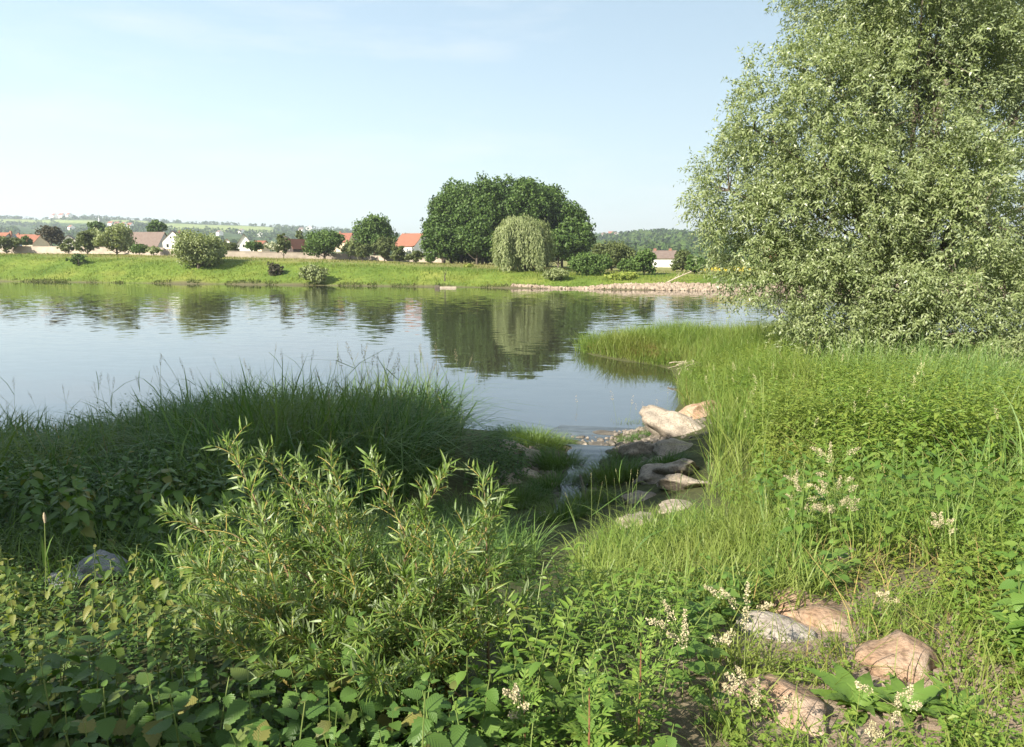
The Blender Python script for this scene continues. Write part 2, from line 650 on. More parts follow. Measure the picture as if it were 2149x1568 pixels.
L.new(n2.outputs[0], r2.inputs[0])
c = mixc(N, L, 1.0, r1.outputs[0], r2.outputs[0], 'MULTIPLY')
at = N.new('ShaderNodeAttribute')
at.attribute_name = 'mud'
c = mixc(N, L, at.outputs['Fac'], c, (.10, .09, .05))
at2 = N.new('ShaderNodeAttribute')
at2.attribute_name = 'dry'
c = mixc(N, L, at2.outputs['Fac'], c, (.20, .18, .075))
L.new(c, P.inputs['Base Color'])
P.inputs['Roughness'].default_value = .9
P.inputs['Specular IOR Level'].default_value = .1
b = N.new('ShaderNodeBump')
b.inputs['Distance'].default_value = .25
L.new(n2.outputs[0], b.inputs['Height'])
L.new(b.outputs[0], P.inputs['Normal'])
Dd = D.ravel()
o = MB().add(V, Q).build('far_meadow', m, smooth=True, attrs={
    'mud': np.clip(1 - Dd / 1.1, 0, 1), 'dry': .75 * np.clip((Dd - 12) / 6, 0, 1)})
tag(o, kind='structure')

# ------------------------------------------------------------------ hills
SKY = np.array([(-1200, 448), (-400, 446), (0, 455), (60, 457), (100, 460), (135, 458), (200, 455), (330, 462), (480, 470), (560, 473), (640, 478), (700, 480), (760, 486),
                (880, 496), (1000, 503), (1150, 506), (1220, 505), (1240, 499), (1290, 494), (1340, 491), (1420, 490), (1470, 494),
                (1520, 500), (1650, 505), (1800, 508), (2149, 512), (3400, 512)], float)
def elev(py):
    yc = -(py - CY) / F
    return (-math.sin(PITCH) + yc * math.cos(PITCH)) / (math.cos(PITCH) + yc * math.sin(PITCH))
def ridge(px):
    Yr = np.interp(px, [700, 1000, 1200, 1300, 1600, 2200], [2200, 2000, 1500, 1250, 1300, 1700])
    return Yr, 4.5 + elev(np.interp(px, SKY[:, 0], SKY[:, 1]) + 1.5) * Yr
def hillpt(px, u):
    Yr, Zr = ridge(px)
    Y = 480 + (Yr - 480) * u
    up = np.clip(u, 0, 1)
    z = 2.0 + (Zr - 2) * up ** 1.25 * np.where(u > 1, np.clip(1 - (u - 1) * 1.2, 0, 1), 1)
    z = z + (vnoise(px * .012, u * 7) - .5) * 9 * np.clip(u * 2, 0, 1) * np.clip((1 - u) * 4, 0, 1)
    x = (px - CX) / F * Y * 1.005
    return np.stack([x, Y, z], -1)
def pix_y(Pt):
    e = (Pt[..., 2] - EYE) / Pt[..., 1]
    s, c_ = math.sin(PITCH), math.cos(PITCH)
    yc = (s + e * c_) / (c_ - e * s)
    return CY - F * yc
def fieldmask(px, py):
    a = (px < 215) & (py > 460 + np.clip(px, 0, 999) * .012) & (py < 468)
    b2 = (px > 335) & (px < 590) & (py > 468 + (px - 340) * .035) & (py < 482 + (px - 340) * .03)
    c2 = (px > 250) & (px < 340) & (py > 462) & (py < 470)
    return a | b2 | c2
pxs = np.arange(-1200, 3400, 14.0)
us = np.concatenate([np.linspace(0, 1, 46), [1.1, 1.3, 1.7]])
PX, U = np.meshgrid(pxs, us)
V = hillpt(PX, U)
fm = fieldmask(PX, pix_y(V)).astype(float) * (U < 1.0)
nx = len(pxs)
i = (np.arange(len(us) - 1)[:, None] * nx + np.arange(nx - 1)[None]).ravel()
Q = np.stack([i, i + 1, i + nx + 1, i + nx], -1)
m, N, L, P = newmat('hillside')
p = wpos(N)
n1 = noisev(N, L, .012, 4, p)
r1 = ramp(N, [(.4, (.035, .065, .02)), (.6, (.07, .10, .03))])
L.new(n1.outputs[0], r1.inputs[0])
n3 = noisev(N, L, .03, 3, p)
r3 = ramp(N, [(.35, (.16, .22, .06)), (.65, (.24, .27, .09))])
L.new(n3.outputs[0], r3.inputs[0])
at = N.new('ShaderNodeAttribute')
at.attribute_name = 'field'
L.new(mixc(N, L, at.outputs['Fac'], r1.outputs[0], r3.outputs[0]), P.inputs['Base Color'])
P.inputs['Roughness'].default_value = 1
P.inputs['Specular IOR Level'].default_value = .05
tag(MB().add(V.reshape(-1, 3), Q).build('hills', m, smooth=True, attrs={'field': fm.ravel()}), kind='structure')

# woods on the hills: one far-off mass
def clumps(C, r, per, ls, m, flat=.8, wr=.75):
    """leaf clumps: per leaves round each centre C, radius r, turned outwards"""
    n = len(C)
    g = rng.normal(0, 1, (n, per, 3))
    g = nrm(g) * rng.uniform(.55, 1.0, (n, per, 1))
    P_ = C[:, None] + g * np.asarray(r).reshape(-1, 1, 1) * np.array([1, 1, flat])
    nn = nrm(g + rng.normal(0, .45, g.shape))
    d = rng.normal(0, 1, g.shape) + np.array([0, 0, -.35])
    s = np.asarray(ls).reshape(-1, 1) * rng.uniform(.7, 1.3, (n, per))
    P_, nn, d, s = P_.reshape(-1, 3), nn.reshape(-1, 3), d.reshape(-1, 3), s.ravel()
    dd = d - nn * (d * nn).sum(-1, keepdims=True)
    dd = nrm(dd)
    V_, Fs = stamp(KITE[0] - np.array([0, .5, 0]), KITE[1], basis(dd, nn), P_, np.stack([s * wr, s, s], -1))
    m.add(V_, *Fs)

wood = leafmat('far_wood_leaf', [(.03, .06, .015), (.05, .085, .02), (.075, .11, .03)], .15, .8, spec=.1)
n = 5200
px = rng.uniform(-300, 2300, n)
u = rng.random(n) ** .55 * 1.0
Pt = hillpt(px, u)
keep = ~fieldmask(px, pix_y(Pt))
dens = vnoise(px * .02, u * 9)
keep &= (dens > .33) | (px > 1200) | (u > .96)
Pt, u = Pt[keep], u[keep]
# a fringe of crowns along the ridge
pr_ = np.arange(-300, 2300, 5.0) + rng.normal(0, 2, 520)
Pr = hillpt(pr_, np.full(520, .995))
kp = vnoise(pr_ * .03, pr_ * 0 + 2) > .3
Pt = np.concatenate([Pt, Pr[kp]])
h = rng.uniform(4.5, 8, len(Pt))
Pt[:, 2] += h * .5
mb = MB()
clumps(Pt, h, 16, h * .75, mb, .85)
tag(mb.build('hillside_wood', wood), 'distant hazy wood covering the hills behind the village', 'wood', kind='stuff')

# ------------------------------------------------------------------ river
mb = MB()
mb.add([(-1200, -20, 0), (1200, -20, 0), (1200, 420, 0), (-1200, 420, 0)], [(0, 1, 2, 3)])
tag(mb.build('river', watermat('river_water', (.030, .027, .018), .012, .11)), kind='structure')

# ------------------------------------------------------------------ trees of the far bank
far_green = leafmat('far_leaf_green', [(.045, .085, .018), (.07, .12, .025), (.10, .155, .035)], .25, .6)
far_dark = leafmat('far_leaf_dark', [(.035, .068, .014), (.055, .10, .019), (.085, .135, .028)], .2, .55)
far_olive = leafmat('far_leaf_olive', [(.06, .08, .025), (.085, .11, .032), (.12, .14, .05)], .25, .6)
far_willow = leafmat('far_leaf_willow', [(.15, .185, .07), (.205, .24, .10), (.27, .30, .15)], .3, .5)
far_brown = leafmat('far_leaf_brown', [(.05, .045, .03), (.07, .062, .04), (.09, .085, .045)], .2, .6)
far_yellow = leafmat('far_leaf_yellow', [(.14, .19, .03), (.19, .24, .04), (.26, .28, .06)], .3, .6)
far_white = leafmat('far_blossom', [(.07, .10, .03), (.30, .32, .20), (.55, .55, .42)], .2, .7)

def limbs(base, height, spread, n, r, m, top=.8):
    base = np.asarray(base, float)
    P_ = bez(base, base + [0, 0, height * .4], base + [rng.normal(0, .04) * height, rng.normal(0, .04) * height, height * top], 7)
    m.add(*tube(P_, np.linspace(r, r * .25, 7), 6))
    for k in range(n):
        a = k * 2.4 + rng.uniform(0, .8)
        i = 1 + k % 4
        c = P_[i]
        e = c + np.array([math.cos(a) * spread * rng.uniform(.5, .9), math.sin(a) * spread * rng.uniform(.5, .9), height * rng.uniform(.25, .42)])
        m.add(*tube(bez(c, c + (e - c) * np.array([.6, .6, .3]), e, 5), np.linspace(r * .5, r * .12, 5), 5))

def tree(name, label, cat, px, top, bot, hw, Y, mat, group=None, lobes=8, ls=None, dens=1.0, gz=None, trunk=True, clear=0.0, flat=.85, ragged=1.0):
    """a tree whose crown spans photo rows top..bot and px+-hw at Y metres out, standing on the ground there"""
    k = math.hypot(Y, 1) / F * (1 / math.cos(PITCH)) * 1.0
    c = WY(px, (top + bot) / 2, Y)
    zt, zb = WY(px, top, Y)[2], WY(px, bot, Y)[2]
    g = float(zfar(c[0], Y)) if gz is None else gz
    zb = max(zb, g - .2)
    rx = hw * Y / F
    rz = (zt - zb) / 2
    c[2] = (zt + zb) / 2
    root = thing(name, label, cat, (c[0], Y, g), group)
    ell = [(c, np.array([rx * .62, rx * .62, rz * .72]))]
    for i_ in range(lobes):
        a = i_ * 2.399 + rng.uniform(0, .6)
        e = rng.uniform(-.75, .95)
        q = math.sqrt(max(0, 1 - e * e))
        o_ = np.array([math.cos(a) * q * rx, math.sin(a) * q * rx, e * rz])
        f = rng.uniform(.24, .5)
        ell.append((c + o_ * (1 - f) * ragged * rng.uniform(.9, 1.14), np.array([rx * f, rx * f, min(rz, rx * 1.1) * f * 1.05])))
    area = 3.1416 * hw * (bot - top) / 2
    ls = ls or max(.16, 4.6 * Y / F)
    nl = int(max(260, area * 1.15 * dens))
    per = 14
    ncl = max(18, nl // per)
    w_ = np.array([e[1].prod() ** .66 for e in ell])
    pick = rng.choice(len(ell), ncl, p=w_ / w_.sum())
    C = np.array([e[0] for e in ell])[pick]
    Rr = np.array([e[1] for e in ell])[pick]
    dv = nrm(rng.normal(0, 1, (ncl, 3)))
    C = C + dv * Rr * (rng.uniform(.55, 1.0, (ncl, 1)) ** .6)
    C[:, 2] = np.maximum(C[:, 2], g + clear + .1)
    cr = np.clip(rx * .22, ls * .8, 1.25) * rng.uniform(.6, 1.35, ncl)
    mb_ = MB()
    clumps(C, cr, per, np.full(ncl, ls), mb_, flat)
    mb_.build('crown', mat, root)
    if trunk:
        mt = MB()
        limbs((c[0], Y, g - .15), max(zt - g, 1) * .8, rx * .7, 5, max(.05, min(.4, rx * .06)), mt)
        mt.build('trunk', bark, root)
    return root

# the great grove
gx = [(928, 440, 42, 147, 'leftmost'), (945, 402, 52, 150, 0), (968, 376, 62, 154, 0), (1012, 372, 60, 146, 0), (1058, 364, 66, 152, 0), (1082, 362, 60, 149, 0),
      (1105, 368, 62, 146, 0), (1148, 380, 60, 152, 0), (1180, 398, 50, 147, 0), (1212, 440, 36, 144, 'rightmost')]
glab = ['leftmost tree of the great round grove, its crown low over the garden wall',
        'tree on the left shoulder of the great grove, a dense mid green crown',
        'slightly paler crown standing up at the back left of the great grove',
        'broad dark green tree left of the middle of the great grove, trunks bare below',
        'tallest tree at the middle of the great dark grove behind the weeping willow',
        'tree filling the top of the great grove, right beside the tallest tree',
        'dark tree right above the weeping willow in the great grove',
        'tree on the right shoulder of the grove, its crown open with dark gaps',
        'tree at the right of the great grove with deep shade under its crown',
        'rightmost small tree of the great grove, leaning out over the bushes']
for (px, top, hw, Y, _), lb in zip(gx, glab):
    tree('grove_tree', lb, 'tree', px, top, 548, hw, Y, far_dark if px != 968 else far_green, 'trees of the great grove on the far bank', 16, .5, 1.0, clear=1.2, ragged=1.06)
for px, top, bot, hw, Y, lb in [(932, 470, 545, 40, 141, 'lower front crown of the grove beside the orange roofed house'),
                                (1000, 455, 545, 46, 139, 'lower front tree of the grove with several bare trunks under it'),
                                (1172, 470, 550, 40, 139, 'shaded lower tree of the grove just right of the weeping willow')]:
    tree('grove_tree', lb, 'tree', px, top, bot, hw, Y, far_dark, 'trees of the great grove on the far bank', 12, .5, .9, clear=.7, ragged=1.1)

for px, hw, Y, lb in [(950, 40, 160, 'dark bush added to deepen the shade under the left of the grove'), (1020, 44, 162, 'dark bush added to deepen the shade under the middle of the grove'),
                       (1200, 40, 158, 'dark bush added to deepen the shade under the right of the grove'), (1140, 44, 162, 'dark bush added behind the weeping willow to deepen the grove shade')]:
    tree('grove_shade_bush', lb, 'bush', px, 505, 556, hw, Y, far_dark, 'bushes added to darken the gap under the great grove', 8, .5, .9)  # bushes added behind the trunks to darken the gap below the crowns

# the weeping willow before the grove
def weeping(px, top, bot, hw, Y):
    c = WY(px, (top + bot) / 2, Y)
    zt = WY(px, top, Y)[2]
    g = float(zfar(c[0], Y))
    zb = max(g + .15, WY(px, bot, Y)[2])
    rx = hw * Y / F
    root = thing('weeping_willow', 'pale grey green weeping willow hanging to the water before the dark grove', 'tree', (c[0], Y, g))
    n = 950
    qc = rng.integers(0, 95, n)
    a = (rng.uniform(0, 6.2832, 95))[qc] + rng.normal(0, .10, n)
    rr = np.clip(np.sqrt(rng.uniform(.02, 1, 95))[qc] + rng.normal(0, .06, n), .05, 1.04)
    lump = 1 + .16 * np.sin(a * 5 + 1) + .09 * np.sin(a * 11)
    x = c[0] + np.cos(a) * rr * rx * lump
    y = Y + np.sin(a) * rr * rx * lump
    zs = zb + (zt - zb) * (.50 + .50 * np.sqrt(np.clip(1 - (rr * .95) ** 2.2, 0, 1))) + rng.normal(0, .35, n) + .55 * np.sin(x * 1.9 + 1) * np.cos(y * 1.6)
    ln = (zs - zb) * np.clip(rng.uniform(.45, 1.0, 95)[qc] + rng.normal(0, .1, n), .2, 1)
    T_, D_ = [], []
    for s in np.linspace(0, 1, 26):
        T_.append(np.stack([x + np.cos(a) * .35 * s + rng.normal(0, .16, n), y + np.sin(a) * .35 * s + rng.normal(0, .16, n), zs - ln * s], -1))
        D_.append(np.stack([np.cos(a) * .3, np.sin(a) * .3, np.full(n, -1.0)], -1) + rng.normal(0, .35, (n, 3)))
    P_, d = np.concatenate(T_), np.concatenate(D_)
    out = np.stack([np.cos(a), np.sin(a), np.full(n, .35)], -1)
    nn = np.tile(out, (26, 1)) + rng.normal(0, .35, P_.shape)
    s = rng.uniform(.32, .55, len(P_))
    V_, Fs = stamp(KITE[0], KITE[1], basis(d, nn), P_, np.stack([s * .38, s, s], -1))
    mb_ = MB().add(V_, *Fs)
    mb_.build('crown', far_willow, root)
    mt = MB()
    limbs((c[0] + .6, Y, g - .1), (zt - g) * .8, rx * .6, 7, .3, mt)
    mt.build('trunk', bark, root)
weeping(1094, 457, 604, 56, 116)

G1 = 'bushes on the slope of the far bank'
G2 = 'trees along the garden wall of the village'
G3 = 'bushes above the stony right part of the far bank'
far = [
 # name, label, px, top, bot, hw, Y, mat, group, lobes, dens
 ('willow_bush', 'big rounded grey green willow bush on the slope left of the long wall', 415, 487, 588, 52, 127, far_willow, G1, 10, 1.0),
 ('willow_bush', 'small round grey green bush standing at the water edge right of the brown shrub', 660, 549, 599, 27, 114, far_willow, G1, 7, 1.2),
 ('willow_bush', 'low silvery bush on the stones right below the weeping willow', 1166, 563, 604, 27, 106, far_willow, G1, 7, 1.3),
 ('small_tree', 'thin dark sapling with sparse clumps on the grass slope far left', 165, 531, 572, 19, 136, far_dark, G1, 7, .35),
 ('shrub', 'brownish half bare shrub on the grass slope between two grey bushes', 576, 549, 583, 18, 120, far_brown, G1, 5, .7),
 ('shrub', 'little yellow green bush on the bank top before the grove trunks', 982, 553, 571, 9, 122, far_yellow, G1, 4, 1.2),
 ('dark_tree', 'dark brown leaved tree behind the left end of the wall', 107, 471, 516, 24, 195, far_brown, G2, 8, 1.2),
 ('palm_shaped_tree', 'dark spiky topped tree rising behind the pale willows, far left', 201, 462, 500, 19, 235, far_dark, G2, 9, .9),
 ('dark_tree', 'round dark tree standing behind the brown barn roof', 328, 461, 496, 19, 235, far_dark, G2, 7, 1.2),
 ('garden_tree', 'olive bush at the far left edge beside the red roofs', 12, 497, 530, 27, 172, far_olive, G2, 8, 1.1),
 ('garden_tree', 'small green tree between the two orange roofs at far left', 53, 492, 518, 13, 200, far_green, G2, 5, 1.1),
 ('garden_tree', 'low olive tree in front of the wall, right of the dark tree', 143, 500, 532, 17, 165, far_olive, G2, 6, .8),
 ('garden_tree', 'olive tree at the wall left of the pale willows', 182, 484, 533, 24, 163, far_olive, G2, 8, 1.1),
 ('garden_tree', 'tall pale green willow left of the barn, back of the pair', 197, 477, 528, 22, 172, far_willow, G2, 7, 1.1),
 ('garden_tree', 'widest pale green willow in front of the brown barn', 243, 471, 533, 38, 160, far_willow, G2, 10, 1.1),
 ('garden_tree', 'low rounded green bush at the foot of the barn roof', 292, 510, 533, 19, 158, far_green, G2, 6, 1.2),
 ('garden_tree', 'low grey bush below the right end of the barn', 322, 514, 534, 16, 158, far_willow, G2, 6, 1.1),
 ('garden_tree', 'olive bush behind the big slope willow, at its right', 442, 498, 532, 18, 160, far_olive, G2, 6, 1.0),
 ('garden_tree', 'dark green bush behind the wall left of the white gable', 482, 508, 531, 18, 178, far_olive, G2, 6, 1.2),
 ('garden_tree', 'green bush behind the wall right of the white gable', 533, 505, 530, 19, 178, far_green, G2, 6, 1.2),
 ('blossom_bush', 'bush in white blossom behind the wall', 572, 506, 530, 17, 176, far_white, G2, 6, 1.2),
 ('garden_tree', 'tall thin sparse tree before the wall, left of the orange roof', 594, 481, 541, 17, 156, far_olive, G2, 8, .7),
 ('poplar', 'slim upright poplar behind the orange roof', 629, 479, 512, 7, 240, far_olive, G2, 4, 1.3),
 ('garden_tree', 'dark green broad tree before the wall, right of the orange roof', 680, 484, 543, 44, 158, far_green, G2, 11, 1.15),
 ('garden_tree', 'tall light green tree right of centre left, before the hill gap', 785, 450, 536, 47, 172, far_green, G2, 12, 1.15),
 ('garden_tree', 'lower crown leaning right below the tall light green tree', 806, 490, 546, 24, 158, far_olive, G2, 8, 1.1),
 ('garden_tree', 'grey olive tree left of the tall light green tree', 735, 500, 546, 18, 158, far_willow, G2, 6, .9),
 ('garden_tree', 'dark shrub at the wall under the tall light green tree', 760, 508, 545, 20, 156, far_olive, G2, 7, .9),
 ('garden_tree', 'olive shrub on the bank top left of the orange roofed house', 838, 517, 552, 19, 146, far_olive, G2, 7, .9),
 ('garden_tree', 'brown green shrub on the bank top before the orange roofed house', 872, 523, 553, 19, 142, far_olive, G2, 7, .9),
 ('garden_tree', 'green shrub at the left foot of the grove', 905, 522, 555, 17, 138, far_green, G2, 7, .9),
 ('shrub', 'big dark green bush at the right foot of the grove', 1236, 532, 600, 46, 110, far_green, G3, 10, 1.1),
 ('shrub', 'tall olive bush behind the dark bush right of the grove', 1284, 506, 566, 44, 124, far_olive, G3, 10, 1.1),
 ('shrub', 'light green bush left of the white house with the brown roof', 1322, 538, 582, 24, 118, far_green, G3, 7, 1.1),
 ('shrub', 'dense green tree before the white house with the brown roof', 1352, 519, 588, 27, 108, far_green, G3, 8, 1.1),
 ('shrub', 'low bright bush on the stones under the bushes, right of the grove', 1302, 574, 602, 34, 104, far_yellow, G3, 7, 1.2),
 ('shrub', 'olive tree right of the white house', 1432, 524, 572, 26, 122, far_olive, G3, 8, 1.0),
 ('shrub', 'round light green bush right of the fallen branch', 1458, 535, 577, 24, 112, far_green, G3, 7, 1.2),
 ('shrub', 'tall dark bush at the left edge of the near willow leaves', 1497, 521, 570, 15, 128, far_olive, G3, 6, 1.0),
 ('shrub', 'olive bush behind the yellow field patch', 1530, 532, 570, 24, 138, far_olive, G3, 6, 1.0),
 ('shrub', 'wide green bush seen through the near willow leaves', 1600, 535, 582, 34, 126, far_green, G3, 7, 1.0),
 ('shrub', 'green bush far right behind the hanging willow leaves', 1700, 530, 585, 46, 122, far_green, G3, 8, 1.0),
 ('shrub', 'far right olive bush behind the dark willow interior', 1830, 525, 590, 60, 120, far_olive, G3, 8, .8),
 ('shrub', 'rightmost far bush, behind the willow branches at the frame edge', 1990, 525, 590, 70, 122, far_green, G3, 8, .8),
]
for nm, lb, px, top, bot, hw, Y, mt, gp, lo_, de in far:
    tree(nm, lb, 'tree' if 'tree' in nm or nm == 'poplar' else 'bush', px, top, bot, hw, Y, mt, gp, lo_, None, de)

# ------------------------------------------------------------------ houses and walls of the village
white_wall = plain('white_render', (.80, .78, .74), (.70, .68, .63), 1.5, .9)
cream_wall = plain('cream_render', (.62, .52, .38), (.55, .45, .33), 1.5, .9)
grey_wall = plain('grey_render', (.42, .43, .43), (.36, .36, .36), 1.5, .9)
dark_timber = plain('dark_timber', (.05, .04, .04), (.08, .06, .05), 3, .9)
orange_tile = plain('orange_tile', (.25, .105, .065), (.20, .09, .06), 2.5, .85)
brown_tile = plain('brown_tile', (.13, .095, .08), (.17, .13, .11), 2.5, .9)
red_tile = plain('red_tile', (.25, .10, .065), (.20, .085, .06), 2.5, .85)
chim_brick = plain('chimney_brick', (.20, .10, .075), (.25, .14, .10), 4, .9)
slate = plain('slate', (.15, .17, .20), (.20, .22, .25), 2.5, .7)
glass = plain('dark_pane', (.03, .035, .04), None, rough=.15, spec=.5)
garden_wall = plain('garden_wall', (.40, .34, .28), (.30, .25, .21), .8, .95)

def house(name, label, x, y, g, w_, d_, hw_, hr, rot, wall_m, roof_m, wins=(), chim=(), over=.35, hip=0.0, cat='house', group=None):
    """gable fronts at +-w across x when rot = 0: the ridge runs along y (towards the viewer's eye)"""
    r = thing(name, label, cat, (x, y, g), group)
    c_, s_ = math.cos(rot), math.sin(rot)
    def tr(V):
        V = np.asarray(V, float)
        return np.column_stack([x + V[:, 0] * c_ - V[:, 1] * s_, y + V[:, 0] * s_ + V[:, 1] * c_, g + V[:, 2]])
    a, b_ = w_ / 2, d_ / 2
    m = MB()
    m.add(tr([(-a, -b_, -.8), (a, -b_, -.8), (a, -b_, hw_), (0, -b_, hw_ + hr), (-a, -b_, hw_), (-a, b_, -.8), (a, b_, -.8), (a, b_, hw_), (0, b_, hw_ + hr), (-a, b_, hw_)]),
          [(0, 1, 2, 3, 4)], [(9, 8, 7, 6, 5)], [(1, 6, 7, 2), (5, 0, 4, 9)])
    m.build('wall', wall_m, r)
    m = MB()
    q = hr / a
    e = .3
    ov = over
    for s in (-1, 1):
        t = .12
        V = []
        for yy in (-b_ - ov, b_ + ov):
            V += [(s * (a + e), yy, hw_ - e * q + .03), (0, yy, hw_ + hr + .03), (0, yy, hw_ + hr + .03 + t), (s * (a + e), yy, hw_ - e * q + .03 + t)]
        m.add(tr(V), [(0, 1, 2, 3), (7, 6, 5, 4), (0, 4, 5, 1), (1, 5, 6, 2), (2, 6, 7, 3), (3, 7, 4, 0)])
    ro = m.build('roof', roof_m, r)
    for cx, cyy in chim:
        m = MB()
        boxmesh(m, -.25, .25, -.3, .3, hw_, hw_ + hr + .6)
        V = m.V[0] + np.array([cx, cyy, 0])
        m.V[0] = tr(V)
        k = m.build('chimney', chim_brick)
        k.parent = ro
    for wx, wz, ww, wh in wins:
        m = MB()
        boxmesh(m, wx - ww / 2 - .07, wx + ww / 2 + .07, -b_ - .05, -b_ + .02, wz - .07, wz + wh + .07)
        m.V[0] = tr(m.V[0])
        f_ = m.build('window', white_wall, r)
        m = MB()
        boxmesh(m, wx - ww / 2, wx + ww / 2, -b_ - .075, -b_ - .045, wz, wz + wh)
        m.V[0] = tr(m.V[0])
        k = m.build('pane', glass)
        k.parent = f_
    return r

def hpx(px, Y, base, wall_top, ridge_row):
    p_ = WY(px, base, Y)
    return p_[0], p_[2], WY(px, wall_top, Y)[2] - p_[2], WY(px, ridge_row, Y)[2] - WY(px, wall_top, Y)[2]
kx = 1 / F
# white gable house
x, g, hw_, hr = hpx(371, 195, 524, 507, 487)
house('white_house', 'white gabled house facing the river with two small upper windows', x, 195, g, 39 * 195 * kx, 9, hw_, hr, R(15), white_wall, brown_tile,
      [(-.55, hw_ + .75, .32, .5), (.95, hw_ + .75, .32, .5), (.7, .5, .55, 1.0), (-1.4, .6, .5, .8)], [(0.4, 3)], .1, group='houses of the village')
x, g, hw_, hr = hpx(514, 198, 527, 517, 493)
house('white_house', 'white gable with dark roof behind the wall, half hidden by green bushes', x, 198, g, 33 * 198 * kx, 9, hw_, hr, R(20), white_wall, brown_tile,
      [(-.3, 1.0, .4, .7)], [], .25, group='houses of the village')
x, g, hw_, hr = hpx(478, 225, 526, 512, 503)
house('white_house', 'tiny white gable far back, left of the white gable with dark roof', x, 225, g, 18 * 225 * kx, 8, hw_, hr, R(20), white_wall, orange_tile, [(0, 1.2, .5, .7)], [], .2, group='houses of the village')
# barn: ridge across
x, g, hw_, hr = hpx(306, 205, 524, 517, 488)
house('barn', 'long barn with a big worn brown roof, left of the white gabled house', x, 205, g, 8.6, 82 * 205 * kx, hw_, hr, R(88), grey_wall, brown_tile, [], [], .3, group='houses of the village')
x, g, hw_, hr = hpx(55, 235, 518, 512, 493)
house('long_house', 'long low house with orange roof at far left behind the wall', x, 235, g, 9, 62 * 235 * kx, hw_, hr, R(91), cream_wall, orange_tile, [], [(0, 2)], .3, group='houses of the village')
x, g, hw_, hr = hpx(8, 222, 520, 506, 489)
house('house', 'house at the far left edge with an orange roof and chimney', x, 222, g, 8, 34 * 222 * kx, hw_, hr, R(82), grey_wall, orange_tile, [(0, 1, .5, .8)], [(0, -3)], .3, group='houses of the village')
x, g, hw_, hr = hpx(33, 212, 520, 512, 493)
house('house', 'grey slate roofed shed beside the far left orange roof', x, 212, g, 16 * 212 * kx, 8, hw_, hr, R(30), grey_wall, slate, [], [], .3, group='houses of the village')
x, g, hw_, hr = hpx(148, 245, 516, 505, 495)
house('house', 'small cream house with brown roof showing above the wall trees', x, 245, g, 24 * 245 * kx, 8, hw_, hr, R(25), white_wall, brown_tile, [(0, 1.2, .5, .7)], [], .3, group='houses of the village')
x, g, hw_, hr = hpx(624, 182, 530, 520, 503)
house('orange_roof_house', 'dark timber house with a bright orange gable roof behind the wall', x, 182, g, 23 * 182 * kx, 7, hw_, hr, R(-20), dark_timber, orange_tile, [(0, .6, .5, .8)], [], .4, group='houses of the village')
x, g, hw_, hr = hpx(602, 212, 526, 514, 497)
house('house', 'brown gabled house behind the tall thin tree', x, 212, g, 30 * 212 * kx, 8, hw_, hr, R(10), cream_wall, brown_tile, [(0.4, 1.4, .5, .7)], [], .3, group='houses of the village')
x, g, hw_, hr = hpx(548, 232, 524, 514, 506)
house('house', 'low house with an orange roof strip right of the white gable', x, 232, g, 7, 20 * 232 * kx, hw_, hr, R(88), cream_wall, orange_tile, [], [], .3, group='houses of the village')
x, g, hw_, hr = hpx(722, 232, 524, 508, 490)
house('house', 'red roofed house behind the dark green broad tree', x, 232, g, 9, 34 * 232 * kx, hw_, hr, R(86), cream_wall, red_tile, [], [(0, 1)], .3, group='houses of the village')
x, g, hw_, hr = hpx(868, 188, 540, 517, 491)
house('orange_roof_house', 'house with a wide orange brown roof and white gable left of the grove', x, 188, g, 9.5, 50 * 188 * kx, hw_, hr, R(66), white_wall, orange_tile, [(0, 2.2, .6, .8)], [], .2, group='houses of the village')
x, g, hw_, hr = hpx(1378, 168, 560, 542, 527)
house('white_house', 'white house with a long brown roof and chimney right of the grove', x, 168, g, 8, 74 * 168 * kx, hw_, hr, R(88), white_wall, brown_tile, [], [(0, .5), (0, -3)], .3, group='houses of the village')
x, g, hw_, hr = hpx(1628, 165, 565, 540, 520)
house('orange_house', 'orange pink house seen through the hanging willow leaves', x, 165, g, 46 * 165 * kx, 9, hw_, hr, R(20), plain('orange_render', (.60, .33, .20), (.55, .28, .18), 1, .9), orange_tile,
      [(-1.2, 1.0, .7, 1.1), (1.2, 1.0, .7, 1.1)], [], .3, group='houses of the village')

# garden walls: laid in sections with a coping
def wall(label, pts, Y0s, h):
    pts = [WY(px, row, Y) for (px, row), Y in zip(pts, Y0s)]
    r = thing('garden_wall', label, 'wall', pts[0], 'garden walls along the village')
    for a, b_ in zip(pts[:-1], pts[1:]):
        d = nrm((b_ - a)[:2])
        nrmv = np.array([-d[1], d[0]]) * .18
        ln = np.linalg.norm((b_ - a)[:2])
        nseg = max(1, int(ln / 7))
        for i_ in range(nseg):
            p0 = a + (b_ - a) * i_ / nseg
            p1 = a + (b_ - a) * ((i_ + 1) / nseg) - np.append(d, 0) * .003
            hh = h + rng.uniform(-.03, .03)
            for nm, ex, z0, z1 in (('wall_section', 1.0, -1.0, hh), ('coping', 1.35, hh, hh + .1)):
                V = []
                for p_ in (p0, p1):
                    V += [(p_[0] - nrmv[0] * ex, p_[1] - nrmv[1] * ex, p_[2] + z0), (p_[0] + nrmv[0] * ex, p_[1] + nrmv[1] * ex, p_[2] + z0),
                          (p_[0] + nrmv[0] * ex, p_[1] + nrmv[1] * ex, p_[2] + z1), (p_[0] - nrmv[0] * ex, p_[1] - nrmv[1] * ex, p_[2] + z1)]
                MB().add(V, [(0, 1, 2, 3), (7, 6, 5, 4), (0, 4, 5, 1), (1, 5, 6, 2), (2, 6, 7, 3), (3, 7, 4, 0)]).build(nm, garden_wall, r)
